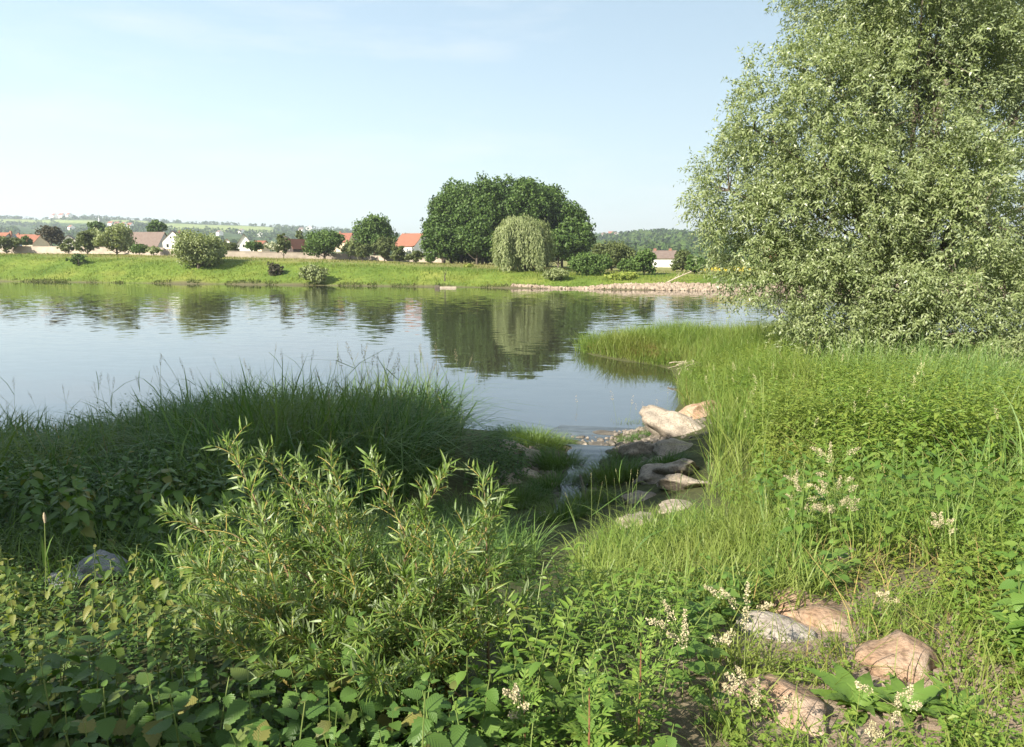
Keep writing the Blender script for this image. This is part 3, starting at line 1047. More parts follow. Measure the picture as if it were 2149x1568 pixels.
wall('long pale garden wall at the left behind the sparse trees', [(-60, 529), (40, 530), (345, 534)], [178, 175, 168], 1.45)
wall('long pale garden wall right of the big slope willow', [(345, 536), (460, 541), (640, 544), (750, 547)], [167, 160, 164, 165], 1.45)
wall('low broken garden wall left of the grove', [(752, 548), (830, 550), (935, 553)], [164, 160, 158], 1.15)

# tiny houses on the hills
hl = [(143, 457.5, 'white cottage on the hill crest, far left'), (158, 457.5, 'low cream house on the hill crest beside the white cottage'),
      (173, 456, 'white house with a steep red roof on the hill crest'), (176, 484, 'white house low on the left hillside'),
      (258, 476, 'leftmost of the row of little white houses below the hill field'), (271, 477, 'second of the row of little white houses below the hill field'),
      (284, 478, 'third of the row of little white houses, above the barn'), (297, 479, 'rightmost of the row of little white houses above the barn'),
      (478, 495, 'pale house low on the hillside above the tiny gable'), (523, 492, 'pale hillside house right above the white gable'),
      (560, 498, 'hillside house between the fields and the blossom bush'), (645, 489, 'red roofed house on the wooded hill'),
      (660, 484, 'upper red roofed house on the wooded hill'), (1262, 500, 'white house with red roof on the right hill crest'),
      (1276, 497, 'larger white house at the right hill crest'), (1287, 499, 'red roofed house beside the trees of the right hill')]
for px, row, lb in hl:
    us_ = np.linspace(.05, .995, 200)
    hp = hillpt(np.full(200, float(px)), us_)
    k = int(np.argmin(np.abs(pix_y(hp) - row)))
    p_ = hp[k]
    s = p_[1] / 1800.0
    house('hill_house', lb, p_[0], p_[1] - 6, p_[2] + 1, 13 * s, 11 * s, 6.5 * s, 5 * s, R(rng.choice([20, 80, 60])), white_wall, red_tile if k % 2 else brown_tile, group='houses on the hills')
# mast
hp = hillpt(np.full(200, 230.0), np.linspace(.05, .99, 200))
k = int(np.argmin(np.abs(pix_y(hp) - 470)))
p_ = hp[k]
top = WY(230, 444, p_[1])[2]
r = thing('radio_mast', 'thin pale radio mast standing up from the left hillside', 'mast', p_)
MB().add(*tube([p_, [p_[0], p_[1], p_[2] + (top - p_[2]) * .45]], [1.6, 1.4], 8)).build('tower', white_wall, r)
MB().add(*tube([[p_[0], p_[1], p_[2] + (top - p_[2]) * .45], [p_[0], p_[1], top]], [.8, .25], 6)).build('antenna', grey_wall, r)

# ------------------------------------------------------------------ far bank details
ICO_V, ICO_F = None, None
def ico(sub):
    import bmesh
    bm = bmesh.new()
    bmesh.ops.create_icosphere(bm, subdivisions=sub, radius=1)
    V = np.array([v.co[:] for v in bm.verts])
    Fc = np.array([[v.index for v in f.verts] for f in bm.faces])
    bm.free()
    return V, Fc
I1, F1 = ico(1)
stone_far = plain('riprap_stone', (.20, .155, .115), (.30, .24, .185), .9, .95)
n = 4000
x = rng.uniform(0, 62, n)
d = rng.uniform(-.5, 3.0, n) * np.interp(x, [0, 6, 14, 22, 62], [.08, .16, .3, .95, 1.05])
y = Ys(x) + d
keep = rng.random(n) < np.interp(x, [-3, 3, 12, 20], [.5, .4, .8, 1])
x, y = x[keep], y[keep]
n = len(x)
pos = np.stack([x, y, zfar(x, y) + .06], -1)
var = I1 * (1 + .25 * rng.normal(0, 1, (len(I1), 1)))
Rm = basis(rng.normal(0, 1, (n, 3)), rng.normal(0, 1, (n, 3)))
V, Fs = stamp(var, [F1], Rm, pos, rng.uniform(.10, .30, (n, 1)) * rng.uniform(.7, 1.2, (n, 3)))
tag(MB().add(V, *Fs).build('riprap', stone_far), 'bank of broken pinkish stones along the far waterline', 'stones', kind='stuff')

# tufts over the far slope
m = MB()
n = 46000
x = rng.uniform(-118, 70, n)
d = rng.uniform(.3, 24, n) ** 1.0
y = Ys(x) + d
k = vnoise(x * .5, y * .8)
keep = rng.random(n) < .25 + .75 * k
keep &= ~((x > 12) & (d < np.interp(x, [12, 24], [1.0, 2.9])))
keep &= (d < 12) | (rng.random(n) < .25)
x, y, d = x[keep], y[keep], d[keep]
Pt = np.stack([x, y, zfar(x, y) - .03], -1)
blades(m, Pt, rng.uniform(.18, .42, len(x)) * (1 + .6 * vnoise(x * .2, y * .4)), np.full(len(x), .085), .25, .3, seg=2)
tuft_far = leafmat('far_grass', [(.105, .145, .024), (.145, .18, .033), (.20, .215, .055)], .35, .8, patch=(.06, .125, .016), pscale=.08, spec=.1)
tag(m.build('far_grass', tuft_far), 'bright rough grass on the slope of the far bank', 'grass', kind='stuff')
m = MB()
n = 9000
x = rng.uniform(-125, 10, n)
d = rng.uniform(9, 34, n)
y = Ys(x) + d
Pt = np.stack([x, y, zfar(x, y) - .03], -1)
keep = rng.random(n) < np.clip((d - 8) / 5, 0, 1) * (.3 + .7 * vnoise(x * .2, y * .3))
blades(m, Pt[keep], rng.uniform(.2, .5, keep.sum()), np.full(keep.sum(), .08), .2, .3, seg=2)
tag(m.build('dry_far_grass', leafmat('dry_far_grass', [(.17, .165, .06), (.23, .21, .085), (.29, .25, .12)], .3, .9, spec=.1)), 'straw coloured flowering grass along the top of the far bank', 'grass', kind='stuff')
# reedy fringe along the far waterline
m = MB()
x = rng.uniform(-118, 14, 3600)
y = Ys(x) + rng.uniform(-.3, 1.2, 3600)
Pt = np.stack([x, y, np.maximum(zfar(x, y), 0) - .05], -1)
kk = vnoise(x * .7, y * .2) > .45
blades(m, Pt[kk], rng.uniform(.2, .6, kk.sum()), np.full(kk.sum(), .11), .35, .4, seg=2)
tag(m.build('water_edge_plants', leafmat('edge_leaf', [(.05, .075, .02), (.08, .10, .03), (.12, .11, .05)], .2, .8, spec=.1)),
    'low dark plants fringing the far waterline', 'plants', kind='stuff')
# yellow flowering patch
m = MB()
c = WY(1545, 577, 112)
xy = np.column_stack([rng.normal(c[0], 2.4, 2600), rng.normal(c[1] + 2, 3.2, 2600)])
Pt = np.stack([xy[:, 0], xy[:, 1], zfar(xy[:, 0], xy[:, 1]) + rng.uniform(.5, .8, 2600)], -1)
nn = rng.normal(0, .5, (2600, 3)) + [0, -.5, 1]
V, Fs = stamp(KITE[0], KITE[1], basis(rng.normal(0, 1, (2600, 3)), nn), Pt, rng.uniform(.07, .17, 2600))
m.add(V, *Fs)
tag(m.build('yellow_flowers', leafmat('yellow_petal', [(.45, .37, .03), (.55, .45, .05)], .2, .7)), 'patch of yellow flowers on the far bank beside the willow leaves', 'flowers', kind='stuff')
# fallen branch
c = WY(1425, 580, 100)
g = float(zfar(c[0], 100))
r = thing('fallen_branch', 'bare fallen branch lying on the far bank left of the yellow flowers', 'branch', (c[0], 100, g))
dead = plain('dead_wood', (.30, .25, .19), (.38, .32, .25), 3, .9)
MB().add(*tube(bez((c[0] - 1.6, 100, g), (c[0] - .3, 100.2, g + .7), (c[0] + 1.7, 100, g + 1.5), 7), np.linspace(.12, .04, 7), 6)).build('limb', dead, r)
for k in range(4):
    b0 = bez((c[0] - 1.6, 100, g), (c[0] - .3, 100.2, g + .7), (c[0] + 1.7, 100, g + 1.5), 7)[2 + k]
    MB().add(*tube([b0, b0 + [rng.uniform(.2, .9), rng.uniform(-.4, .4), rng.uniform(.3, .9)]], [.04, .012], 5)).build('twig', dead, r)
# dead weed stalk and beam at the water edge
c = WY(932, 598, 110)
g = float(zfar(c[0], c[1]))
r = thing('dead_weed', 'thin dark dead weed standing at the far water edge before the grove', 'plant', (c[0], c[1], g))
for k in range(5):
    b0 = np.array([c[0] + rng.normal(0, .12), c[1], g])
    MB().add(*tube(bez(b0, b0 + [0, 0, .8], b0 + [rng.normal(0, .3), rng.normal(0, .2), rng.uniform(1.2, 2.2)], 5), np.linspace(.04, .015, 5), 4)).build('stem', bark, r)
c = WZ(940, 604, .05)
r = thing('driftwood_beam', 'pale squared beam lying at the far waterline below the grove', 'beam', c)
m = MB()
boxmesh(m, c[0] - 1.2, c[0] + 1.2, c[1] - .12, c[1] + .12, -.02, .22)
m.build('beam', dead, r)
m = MB()
boxmesh(m, c[0] - 1.9, c[0] - 1.25, c[1] - .2, c[1] + .3, -.1, .4)
m.build('stump', bark, r)

# sheet pile wall far right
steel = plain('rusty_steel', (.12, .085, .07), (.19, .14, .11), 1.5, .8)
p0, p1 = WZ(1628, 616, 0), WZ(1765, 617, 0)
r = thing('sheet_pile_wall', 'rusty sheet pile wall in the water seen under the willow leaves', 'wall', p0)
npile = 15
for k in range(npile):
    a = p0 + (p1 - p0) * k / npile
    b_ = p0 + (p1 - p0) * (k + .93) / npile
    of = .22 if k % 2 else 0
    V = [(a[0], a[1] - of, -.6), (b_[0], b_[1] - of, -.6), (b_[0], b_[1] - of + .2, -.6), (a[0], a[1] - of + .2, -.6)]
    V += [(q[0], q[1], 1.0) for q in V]
    MB().add(V, [(0, 3, 2, 1), (4, 5, 6, 7), (0, 1, 5, 4), (1, 2, 6, 5), (2, 3, 7, 6), (3, 0, 4, 7)]).build('pile', steel, r)

# ------------------------------------------------------------------ the great willow on the near bank
will_leaf = leafmat('willow_leaf', [(.135, .175, .062), (.20, .245, .10), (.29, .325, .17)], .38, .38, under=(.24, .29, .17), spec=.4)
will_twig = plain('willow_twig', (.16, .14, .05), (.20, .17, .06), 3, .7)

def shoots(C, D, L, nl, leaf, wr, ml, mt, droop=.9, tw=.006):
    """drooping shoots from points C in direction D with nl leaves set along each"""
    n = len(C)
    pos, dr = [], []
    down = np.array([0, 0, -1.0])
    side = rng.uniform(0, 6.28, n)
    pts = []
    for k in range(nl + 1):
        t = k / nl
        p_ = C + D * (L * t)[:, None] + down * (L * droop * t * t * .6)[:, None]
        pts.append(p_)
        if k == 0:
            continue
        tang = nrm(D + down * droop * 1.2 * t)
        a = side + k * 2.4
        u = nrm(np.cross(tang, np.array([.2, .35, .9])))
        v = np.cross(tang, u)
        lat = u * np.cos(a)[:, None] + v * np.sin(a)[:, None]
        pos.append(p_)
        dr.append(tang * .65 + lat * .8 + down * .25)
    pos, dr = np.concatenate(pos), np.concatenate(dr)
    nn = rng.normal(0, .42, pos.shape) + [0, 0, .25] + np.tile(D, (nl, 1)) * .75
    s = leaf * rng.uniform(.6, 1.2, len(pos))
    V_, Fs = stamp(KITE[0] * [1, 1, 1.6], KITE[1], basis(dr, nn), pos, np.stack([s * wr, s, s], -1))
    ml.add(V_, *Fs)
    if mt is not None:
        sd = nrm(np.cross(D, np.array([0.1, .2, 1.0]))) * tw
        P_ = [pts[0], pts[nl // 2], pts[nl]]
        VV = np.stack([P_[0] - sd, P_[0] + sd, P_[1] - sd * .7, P_[1] + sd * .7, P_[2]], 1)
        off = (np.arange(n) * 5)[:, None]
        mt.add(VV.reshape(-1, 3), np.array([[0, 1, 3, 2]]) + off, np.array([[2, 3, 4]]) + off)

WL = [(1960, -170, 300, 27), (1885, 50, 140, 26), (1735, 165, 88, 25.5), (1700, 250, 160, 25), (1580, 270, 70, 25), (1610, 390, 130, 25), (1530, 400, 70, 24.5),
      (1590, 510, 95, 24.5), (1640, 590, 70, 24), (1830, 290, 190, 24.5), (2040, 465, 150, 23), (1900, 520, 160, 23.5), (1760, 440, 160, 24),
      (1770, 600, 105, 23.5), (1880, 640, 90, 23), (2010, 600, 110, 22.5), (2110, 620, 80, 22), (2095, 705, 58, 21.5), (2140, 60, 150, 26.5),
      (1960, 120, 160, 25), (2330, 60, 220, 27), (1715, 670, 60, 23.5), (2250, 560, 170, 24), (2050, -40, 200, 29), (1940, -60, 130, 24),
      (2480, 300, 230, 28), (2230, 700, 110, 23), (1690, 560, 80, 25), (1800, 700, 45, 24.5), (1722, 705, 48, 23), (1850, 712, 55, 22.5), (2030, 705, 62, 21.5), (2135, 735, 50, 21), (1790, 735, 36, 22.5), (2010, 390, 90, 22.5), (2200, 450, 140, 30), (1950, 350, 130, 28)]
tb = np.array([13.6, 24.6, 0.0])
tb[2] = float(zn(tb[0], tb[1]))
root = thing('willow_tree', 'huge silvery green willow filling the right side of the picture, hanging over the grass', 'tree', tb)
ml, mt = MB(), MB()
Cc, Rr = [], []
for px, py, r_, Y in WL:
    Cc.append(WY(px, py, Y))
    Rr.append(r_ * Y / F)
Cc, Rr = np.array(Cc), np.array(Rr)
ns = 35000
pick = rng.choice(len(Cc), ns, p=Rr ** 2 / (Rr ** 2).sum())
# sub clumps so that the surface breaks into tassels with shade between
sub = []
for c_, r_ in zip(Cc, Rr):
    q = int(12 + r_ * r_ * 12)
    dv = nrm(rng.normal(0, 1, (q, 3)))
    sub.append(c_ + dv * r_ * (rng.uniform(.55, 1.0, (q, 1)) ** .5) * [1, .9, 1])
C0, D0 = [], []
for k in range(len(Cc)):
    q = (pick == k).sum()
    j = rng.integers(0, len(sub[k]), q)
    c_ = sub[k][j] + rng.normal(0, .21, (q, 3)) * [1, 1, 1.3]
    o_ = nrm(c_ - Cc[k])
    C0.append(c_)
    D0.append(nrm(o_ * .75 + rng.normal(0, .38, (q, 3)) + [0, 0, .05]))
C0, D0 = np.concatenate(C0), np.concatenate(D0)
zg = zn(C0[:, 0], C0[:, 1])
ok_ = C0[:, 2] > zg + .55
C0, D0 = C0[ok_], D0[ok_]
shoots(C0, D0, rng.uniform(.35, .75, len(C0)), 11, .18, .30, ml, None, .6, .005)
cr = ml.build('crown', will_leaf, root)
mtr = MB()
for k, (dx, dy, top, r_) in enumerate([(0, 0, 9.5, .38), (-.5, -.3, 7.0, .25), (.6, .2, 8.5, .30), (-.2, .5, 6.0, .22)]):
    e = tb + np.array([dx * 5 + (-1.5 if k == 1 else .6), dy * 4, top])
    mtr.add(*tube(bez(tb + [dx * .5, dy * .5, -.2], tb + [dx * 1.4, dy * 1.4, top * .55], e, 9), np.linspace(r_, r_ * .25, 9), 8))
mtr.build('trunk', bark, root)
mb_ = MB()
for c_, r_ in zip(Cc, Rr):
    s0 = tb + np.array([rng.normal(0, .3), rng.normal(0, .3), np.clip((c_[2] - tb[2]) * .45, .6, 6)])
    mid = (s0 + c_) / 2 + [0, 0, .5]
    mb_.add(*tube(bez(s0, mid, c_, 8), np.linspace(.085, .02, 8), 6))
    for q in range(4):
        dv = nrm(rng.normal(0, 1, 3)[None])[0]
        mb_.add(*tube(bez(c_, c_ + dv * r_ * .4 + [0, 0, .15], c_ + dv * r_ * .85, 5), np.linspace(.035, .008, 5), 4))
mb_.build('branches', bark, root)

# ------------------------------------------------------------------ trees outside the left edge, whose shade lies over the left bank
shade_leaf = leafmat('broad_leaf', [(.05, .09, .02), (.08, .13, .03)], .3, .5)
def shade_tree(label, x, y, ells, n, ls, name='broadleaf_tree', cat='tree'):
    g = float(zn(x, y))
    r = thing(name, label, cat, (x, y, g), 'trees standing left of the view')
    E = np.array([e[:3] for e in ells], float)
    Q = np.array([e[3:] for e in ells], float)
    w_ = Q.prod(1) ** .66
    pick = rng.choice(len(E), n, p=w_ / w_.sum())
    dv = nrm(rng.normal(0, 1, (n, 3)))
    C = E[pick] + dv * Q[pick] * rng.uniform(.2, 1, (n, 1)) ** .5
    m = MB()
    clumps(C, np.full(n, .55), 12, np.full(n, ls), m)
    m.build('crown', shade_leaf, r)
    m = MB()
    top = max(e[2] for e in ells)
    limbs((x, y, g - .1), top - g + 1, ells[0][3] * .8, 7, max(.06, .03 * top), m)
    m.build('trunk', bark, r)
shade_tree('large broadleaf tree on the bank left of the view, shading the reeds', -17, 2.5, [(-17, 2.5, 9, 5.5, 4.5, 4.2), (-14, 4.5, 7, 3.2, 3, 2.6), (-20, 5, 8, 4, 4, 3.5)], 2300, .34)
shade_tree('second broadleaf tree on the bank left of the view, shading the brook', -12.5, -1.0, [(-11.8, .0, 11.2, 3.0, 2.8, 3.0), (-14.5, -2.5, 13, 3, 2.6, 2.8), (-11.0, 2.2, 8.6, 2.3, 2.0, 2.2)], 1500, .32)
shade_tree('unseen tall shrub added left of the view to shade the corner nettles', -3.9, -.4, [(-3.75, -.05, 4.95, .75, .6, .5), (-4.2, -.5, 4.3, .8, .7, .8)], 200, .14, 'shade_shrub', 'shrub')  # unseen shrub, added and shaped to cast shade on the lower left corner

# ------------------------------------------------------------------ rocks
grey_rock = rockmat('grey_stone', (.17, .14, .11), (.265, .225, .18), (.36, .31, .255), 3.5)
pink_rock = rockmat('pink_stone', (.25, .15, .09), (.33, .225, .155), (.42, .33, .26), 4.0)
pale_rock = rockmat('pale_stone', (.24, .20, .17), (.33, .285, .25), (.41, .37, .33), 5.0)
wet_rock = rockmat('wet_stone', (.06, .05, .045), (.10, .09, .075), (.16, .14, .12), 5.0)
granite = rockmat('granite', (.20, .21, .22), (.30, .31, .33), (.42, .42, .43), 14.0)
I3, F3 = ico(4)
I3s, F3s = ico(3)

def rock(label, c, sx, sy, sz, mat, rz=0.0, seed=0, name='rock', group=None, rough=.28, sink=.3, ang=1.0, tilt=0):
    """a boulder: a ball cut by a few planes, then roughened"""
    rg = np.random.default_rng(seed + 100)
    V_, F_ = (I3.copy(), F3) if max(sx, sy) > .22 else (I3s.copy(), F3s)
    for _ in range(8):
        nv = nrm(rg.normal(0, 1, 3)[None])[0]
        dd = rg.uniform(.62, .9)
        q = V_ @ nv - dd
        V_ = V_ - np.where(q > 0, q * .85 * ang, 0)[:, None] * nv
    off = rg.uniform(0, 50, 3)
    dsp = np.array([mnoise.fractal(Vector((v * 1.4 + off).tolist()), 1.0, 2.0, 5) for v in V_])
    V_ = V_ * (1 + rough * .32 * dsp)[:, None]
    V_ = V_ * [sx, sy, sz]
    if tilt:
        a1, a2 = rg.normal(0, tilt, 2)
        V_ = V_ @ np.array(Matrix.Rotation(a1, 3, 'X') @ Matrix.Rotation(a2, 3, 'Y')).T
    cz, sn = math.cos(rz), math.sin(rz)
    V_ = np.column_stack([V_[:, 0] * cz - V_[:, 1] * sn, V_[:, 0] * sn + V_[:, 1] * cz, V_[:, 2]])
    z = c[2] if len(c) > 2 else float(zn(c[0], c[1]))
    me = MB().add(V_, F_).mesh(name, mat, smooth=True)
    o = link(name, me)
    o.location = (float(c[0]), float(c[1]), z + sz * (.55 - sink * 1.4))
    return tag(o, label, 'rock', group)

def onground(px, py):
    """where the sight line through a photo pixel meets the near bank"""
    d = np.array(ray(px, py))
    t = np.linspace(1.0, 60, 3000)
    Pq = np.array([0, 0, EYE]) + t[:, None] * d
    below = np.nonzero(Pq[:, 2] < zn(Pq[:, 0], Pq[:, 1]))[0]
    return Pq[below[0]] if len(below) else Pq[-1]

def prock(label, px, py, wpx, hr, mat, dr=.8, rz=0, seed=0, grow=1.0, **k):
    """boulder seen with its middle at a pixel, wpx wide"""
    p_ = onground(px, py)
    t = np.linalg.norm(p_ - [0, 0, EYE])
    a = wpx * t / F / 2 * grow
    return rock(label, p_[:2], a, a * dr, a * hr, mat, rz, seed, **k)

gi = 'grey boulders lining the brook mouth'
for i_, (lb, px, py, wp, hr, dr, mt_) in enumerate([
    ('rightmost big grey boulder at the top of the stone slope by the bay', 1432, 905, 105, .62, 1.2, grey_rock),
    ('tan boulder crowning the far end of the stone slope at the water', 1462, 872, 84, .55, .9, pink_rock),
    ('grey slab below the big boulder on the right side of the brook', 1418, 948, 95, .6, 1.0, grey_rock),
    ('smooth grey boulder beside the leafy plant right of the brook', 1352, 962, 76, .62, 1.0, grey_rock),
    ('small grey stone at the foot of the leafy plant by the brook', 1374, 972, 36, .7, 1.0, grey_rock),
    ('rounded boulder on the right side of the brook, lower middle', 1372, 1003, 82, .55, .9, grey_rock),
    ('long grey boulder right of the rounded one on the stone slope', 1424, 990, 70, .6, 1.3, grey_rock),
    ('flat grey boulder high on the slope edge under the green herbs', 1440, 1022, 90, .45, .9, grey_rock),
    ('broad grey boulder above the bright foreground grass', 1345, 1048, 88, .5, .8, grey_rock),
    ('lowest grey boulder half hidden behind the bright foreground grass', 1342, 1098, 92, .55, .8, grey_rock),
    ('tan boulder touching the herbs right of the lowest grey boulder', 1420, 1068, 84, .4, .9, grey_rock),
    ('boulder at the left of the brook below the grass mound', 1068, 948, 78, .6, .9, grey_rock),
    ('second boulder at the left of the brook, tilted to the right', 1118, 962, 62, .62, .9, grey_rock),
    ('low boulder left of the brook below the pair of boulders', 1106, 998, 66, .5, .9, grey_rock),
    ('shaded boulder left of the brook nearest to the willow shrub', 1062, 1010, 62, .5, .9, grey_rock),
    ('small boulder in the shade by the brook grass', 1130, 1028, 44, .5, .9, grey_rock)]):
    prock(lb, px, py, wp * rng.uniform(.8, 1.2), hr * .8, mt_, dr * rng.uniform(.9, 1.3), rng.uniform(-1.2, 1.2), 10 + i_, name='boulder', group=gi, grow=1.12, rough=.8, ang=1.25, sink=.36, tilt=.22)
gw = 'wet dark stones in the brook mouth'
for i_, (lb, px, py, wp, hr) in enumerate([
    ('wet brown stone at the left of the brook mouth under the reed tuft', 1214, 906, 34, .55), ('angular stone leaning on the wet brown stone', 1236, 896, 32, .6),
    ('small stone below the wet brown stone', 1220, 920, 20, .6), ('flat dark stone lying lowest at the left of the brook mouth', 1218, 931, 22, .35),
    ('small dark stone in the middle of the brook mouth', 1260, 924, 17, .5), ('broad flat wet stone washed over in the brook', 1258, 936, 56, .18),
    ('wide flat wet stone under the upper pool', 1272, 912, 66, .16), ('dark stone below the right reed tuft', 1334, 911, 14, .6),
    ('dark stone by the right edge of the upper pool', 1355, 902, 13, .6), ('low wet stone at the right reeds of the pool', 1312, 896, 40, .22),
    ('flat stone under the right bank by the brush', 1382, 904, 46, .3), ('wet step stone across the brook, upper', 1230, 957, 44, .22),
    ('wet step stone across the brook, middle', 1222, 985, 46, .22), ('wet step stone across the brook, lower', 1215, 1012, 46, .22)]):
    prock(lb, px, py, wp, hr, wet_rock, .8, rng.uniform(0, 3), 50 + i_, name='stone', group=gw, sink=.25)
prock('grey speckled boulder among the nettles at the left', 212, 1215, 92, .75, granite, .8, .2, 80, rough=.3, sink=-.02)
prock('low grey stone beside the speckled boulder at the left', 128, 1226, 76, .4, granite, .8, .4, 81, sink=.2)
prock('orange and white boulder behind the dock leaves at lower right', 1880, 1402, 142, .56, pink_rock, .85, .35, 82, rough=.75, sink=.16, ang=1.2)
prock('pinkish boulder leaning up at the bottom, left of the dock leaves', 1658, 1484, 140, .42, pink_rock, 1.5, .5, 83, rough=.7, sink=.24, ang=1.2)
prock('flat whitish slab with plant shadows on the bare soil', 1634, 1328, 150, .28, pale_rock, .8, -.5, 84, sink=.3, rough=.7, ang=1.25)
prock('sandy pink slab above the whitish slab', 1680, 1280, 165, .3, pink_rock, .8, .2, 85, sink=.36, rough=.7, ang=1.2)
prock('narrow pink slab right of the whitish slab', 1735, 1310, 105, .35, pink_rock, 1.1, .3, 86, sink=.34, rough=.7)
prock('small pale stone under the herbs at right', 1782, 1165, 56, .4, pale_rock, .8, .3, 87, sink=.2)
prock('dark slab in the shade left of the whitish slab', 1560, 1290, 90, .22, pale_rock, .7, .1, 88, sink=.3)
prock('small stone at the bare soil by the bottom grass', 1540, 1445, 60, .3, pink_rock, .8, .1, 89, sink=.3)

for i_ in range(44):
    f = (i_ + .5) / 44
    yb = 9.2 + f * 7.6
    xb = float(np.interp(yb, [8.6, 9.6, 11, 12.8, 14.8, 16.4, 18.6], [.62, .78, 1.0, 1.32, 1.75, 2.1, 2.5]))
    sd = (1 if i_ % 2 else -1) * float(np.interp(yb, [8.6, 12.8, 14.8, 17], [.24, .32, .55, .9])) * rng.uniform(.25, 1.25)
    a = rng.uniform(.06, .17)
    rock('small wet stone among many along the edge of the brook', (xb + sd, yb), a, a * .8, a * .7, wet_rock if i_ % 3 else grey_rock, rng.uniform(0, 3), 120 + i_, 'stone', 'small stones along the brook edge', .4, .2)
# gravel and broken stones at the brook mouth
n = 900
yb = rng.uniform(12.5, 18.2, n)
xb = np.interp(yb, [12.8, 14.8, 16.4, 18.6], [1.6, 2.2, 2.9, 3.4]) + rng.normal(0, .75, n)
zb = zn(xb, yb)
kp = (zb > -.12)
pos = np.stack([xb, yb, zb + .01], -1)[kp]
V, Fs = stamp(I1 * (1 + .22 * rng.normal(0, 1, (len(I1), 1))), [F1], basis(rng.normal(0, 1, (len(pos), 3)), rng.normal(0, 1, (len(pos), 3))), pos, rng.uniform(.02, .075, (len(pos), 1)) * rng.uniform(.6, 1.2, (len(pos), 3)))
tag(MB().add(V, *Fs).build('gravel', plain('brook_gravel', (.10, .085, .07), (.20, .17, .14), 4, .9)), 'dark gravel and small stones on the mud at the brook mouth', 'gravel', kind='stuff')

# ------------------------------------------------------------------ the brook: water running down between the boulders
path = np.array([(.62, 8.6), (.78, 9.6), (1.0, 11.0), (1.32, 12.8), (1.75, 14.8), (2.1, 16.4), (2.5, 18.6)])
wd = np.array([.13, .17, .20, .25, .5, .95, 1.4])
t = np.linspace(0, len(path) - 1, 90)
xx = np.interp(t, range(len(path)), path[:, 0])
yy = np.interp(t, range(len(path)), path[:, 1])
ww = np.interp(t, range(len(path)), wd) * (1 + .15 * np.sin(t * 7))
zz = zn(xx, yy) + np.interp(np.arange(90), [0, 14, 26], [-.12, .02, .12])
zz[14:] = np.minimum.accumulate(zz[14:])
# little falls: pools that step down
st = np.floor(np.maximum(zz, 0) / .13) * .13 + .02
zz = np.where(yy < 16, .2 * st + .8 * np.maximum(zz, 0), .012)
V = []
for x_, y_, z_, w_ in zip(xx, yy, zz, ww):
    for q in np.linspace(-1, 1, 9):
        V.append((x_ + q * w_ * .98, y_ - q * w_ * .2, z_))
i = (np.arange(89)[:, None] * 9 + np.arange(8)[None]).ravel()
tag(MB().add(V, np.stack([i, i + 1, i + 10, i + 9], -1)).build('brook', watermat('brook_water', (.03, .03, .025), .26, 0, False, .06), smooth=True), kind='structure')

# ------------------------------------------------------------------ grass and herbs of the near bank
g_bank = leafmat('reed_grass_leaf', [(.045, .10, .024), (.065, .135, .03), (.10, .17, .04)], .35, .5, patch=(.12, .17, .035), pscale=.5, spec=.3)  # green lowered so the colour deepens the shade on the left bank
g_lit = leafmat('meadow_grass_leaf', [(.10, .17, .028), (.145, .22, .04), (.20, .255, .06)], .4, .5, patch=(.19, .21, .05), pscale=.45, spec=.3)  # green raised so the colour itself brightens the sunlit bank
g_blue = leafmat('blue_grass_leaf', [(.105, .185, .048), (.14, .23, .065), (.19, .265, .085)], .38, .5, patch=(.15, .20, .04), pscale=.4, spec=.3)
h_dark = leafmat('nettle_leaf_shaded', [(.032, .075, .016), (.05, .10, .02), (.075, .13, .026)], .3, .5, spec=.35)  # leaf green darkened to carry part of the left bank's shade
h_lit = leafmat('herb_leaf', [(.085, .155, .022), (.125, .205, .03), (.19, .245, .045)], .38, .5, patch=(.17, .20, .035), pscale=.7, spec=.35)  # leaf colour lifted for the sunlit side
straw = plain('straw', (.42, .36, .22), (.50, .44, .28), 6, .9)
pale_head = plain('pale_seed_head', (.52, .47, .33), (.62, .57, .44), 14, .9)
dry_leaf = leafmat('dry_leaf', [(.22, .15, .05), (.30, .24, .09), (.16, .12, .05)], .2, .8)

FORE = [(p_[0], p_[1], w_ * np.linalg.norm(p_ - [0, 0, EYE]) / F / 2, .9 if p_[0] < 0 else .22) for p_, w_ in
        [(onground(px, py), w_) for px, py, w_ in ((1880, 1402, 142), (1658, 1484, 140), (1634, 1328, 150), (1680, 1280, 160), (1735, 1310, 105), (1782, 1165, 56), (1540, 1445, 60), (1800, 1490, 120), (1905, 1500, 110), (212, 1215, 92))]]
def clear(xy):
    """no plant grows out of a boulder, and few right before one"""
    k = np.ones(len(xy), bool)
    for x_, y_, r_, fr_ in FORE:
        k &= ((xy[:, 0] - x_) ** 2 + (xy[:, 1] - y_) ** 2) > (r_ * .95) ** 2
        front = (xy[:, 1] < y_) & (xy[:, 1] > y_ - r_ - fr_) & (np.abs(xy[:, 0] - x_ * xy[:, 1] / y_) < r_)
        k &= ~(front & (rng.random(len(xy)) < .8))
    return xy[k]

def stuff(mb, name, mat, label, cat='plants'):
    return tag(mb.build(name, mat), label, cat, kind='stuff')

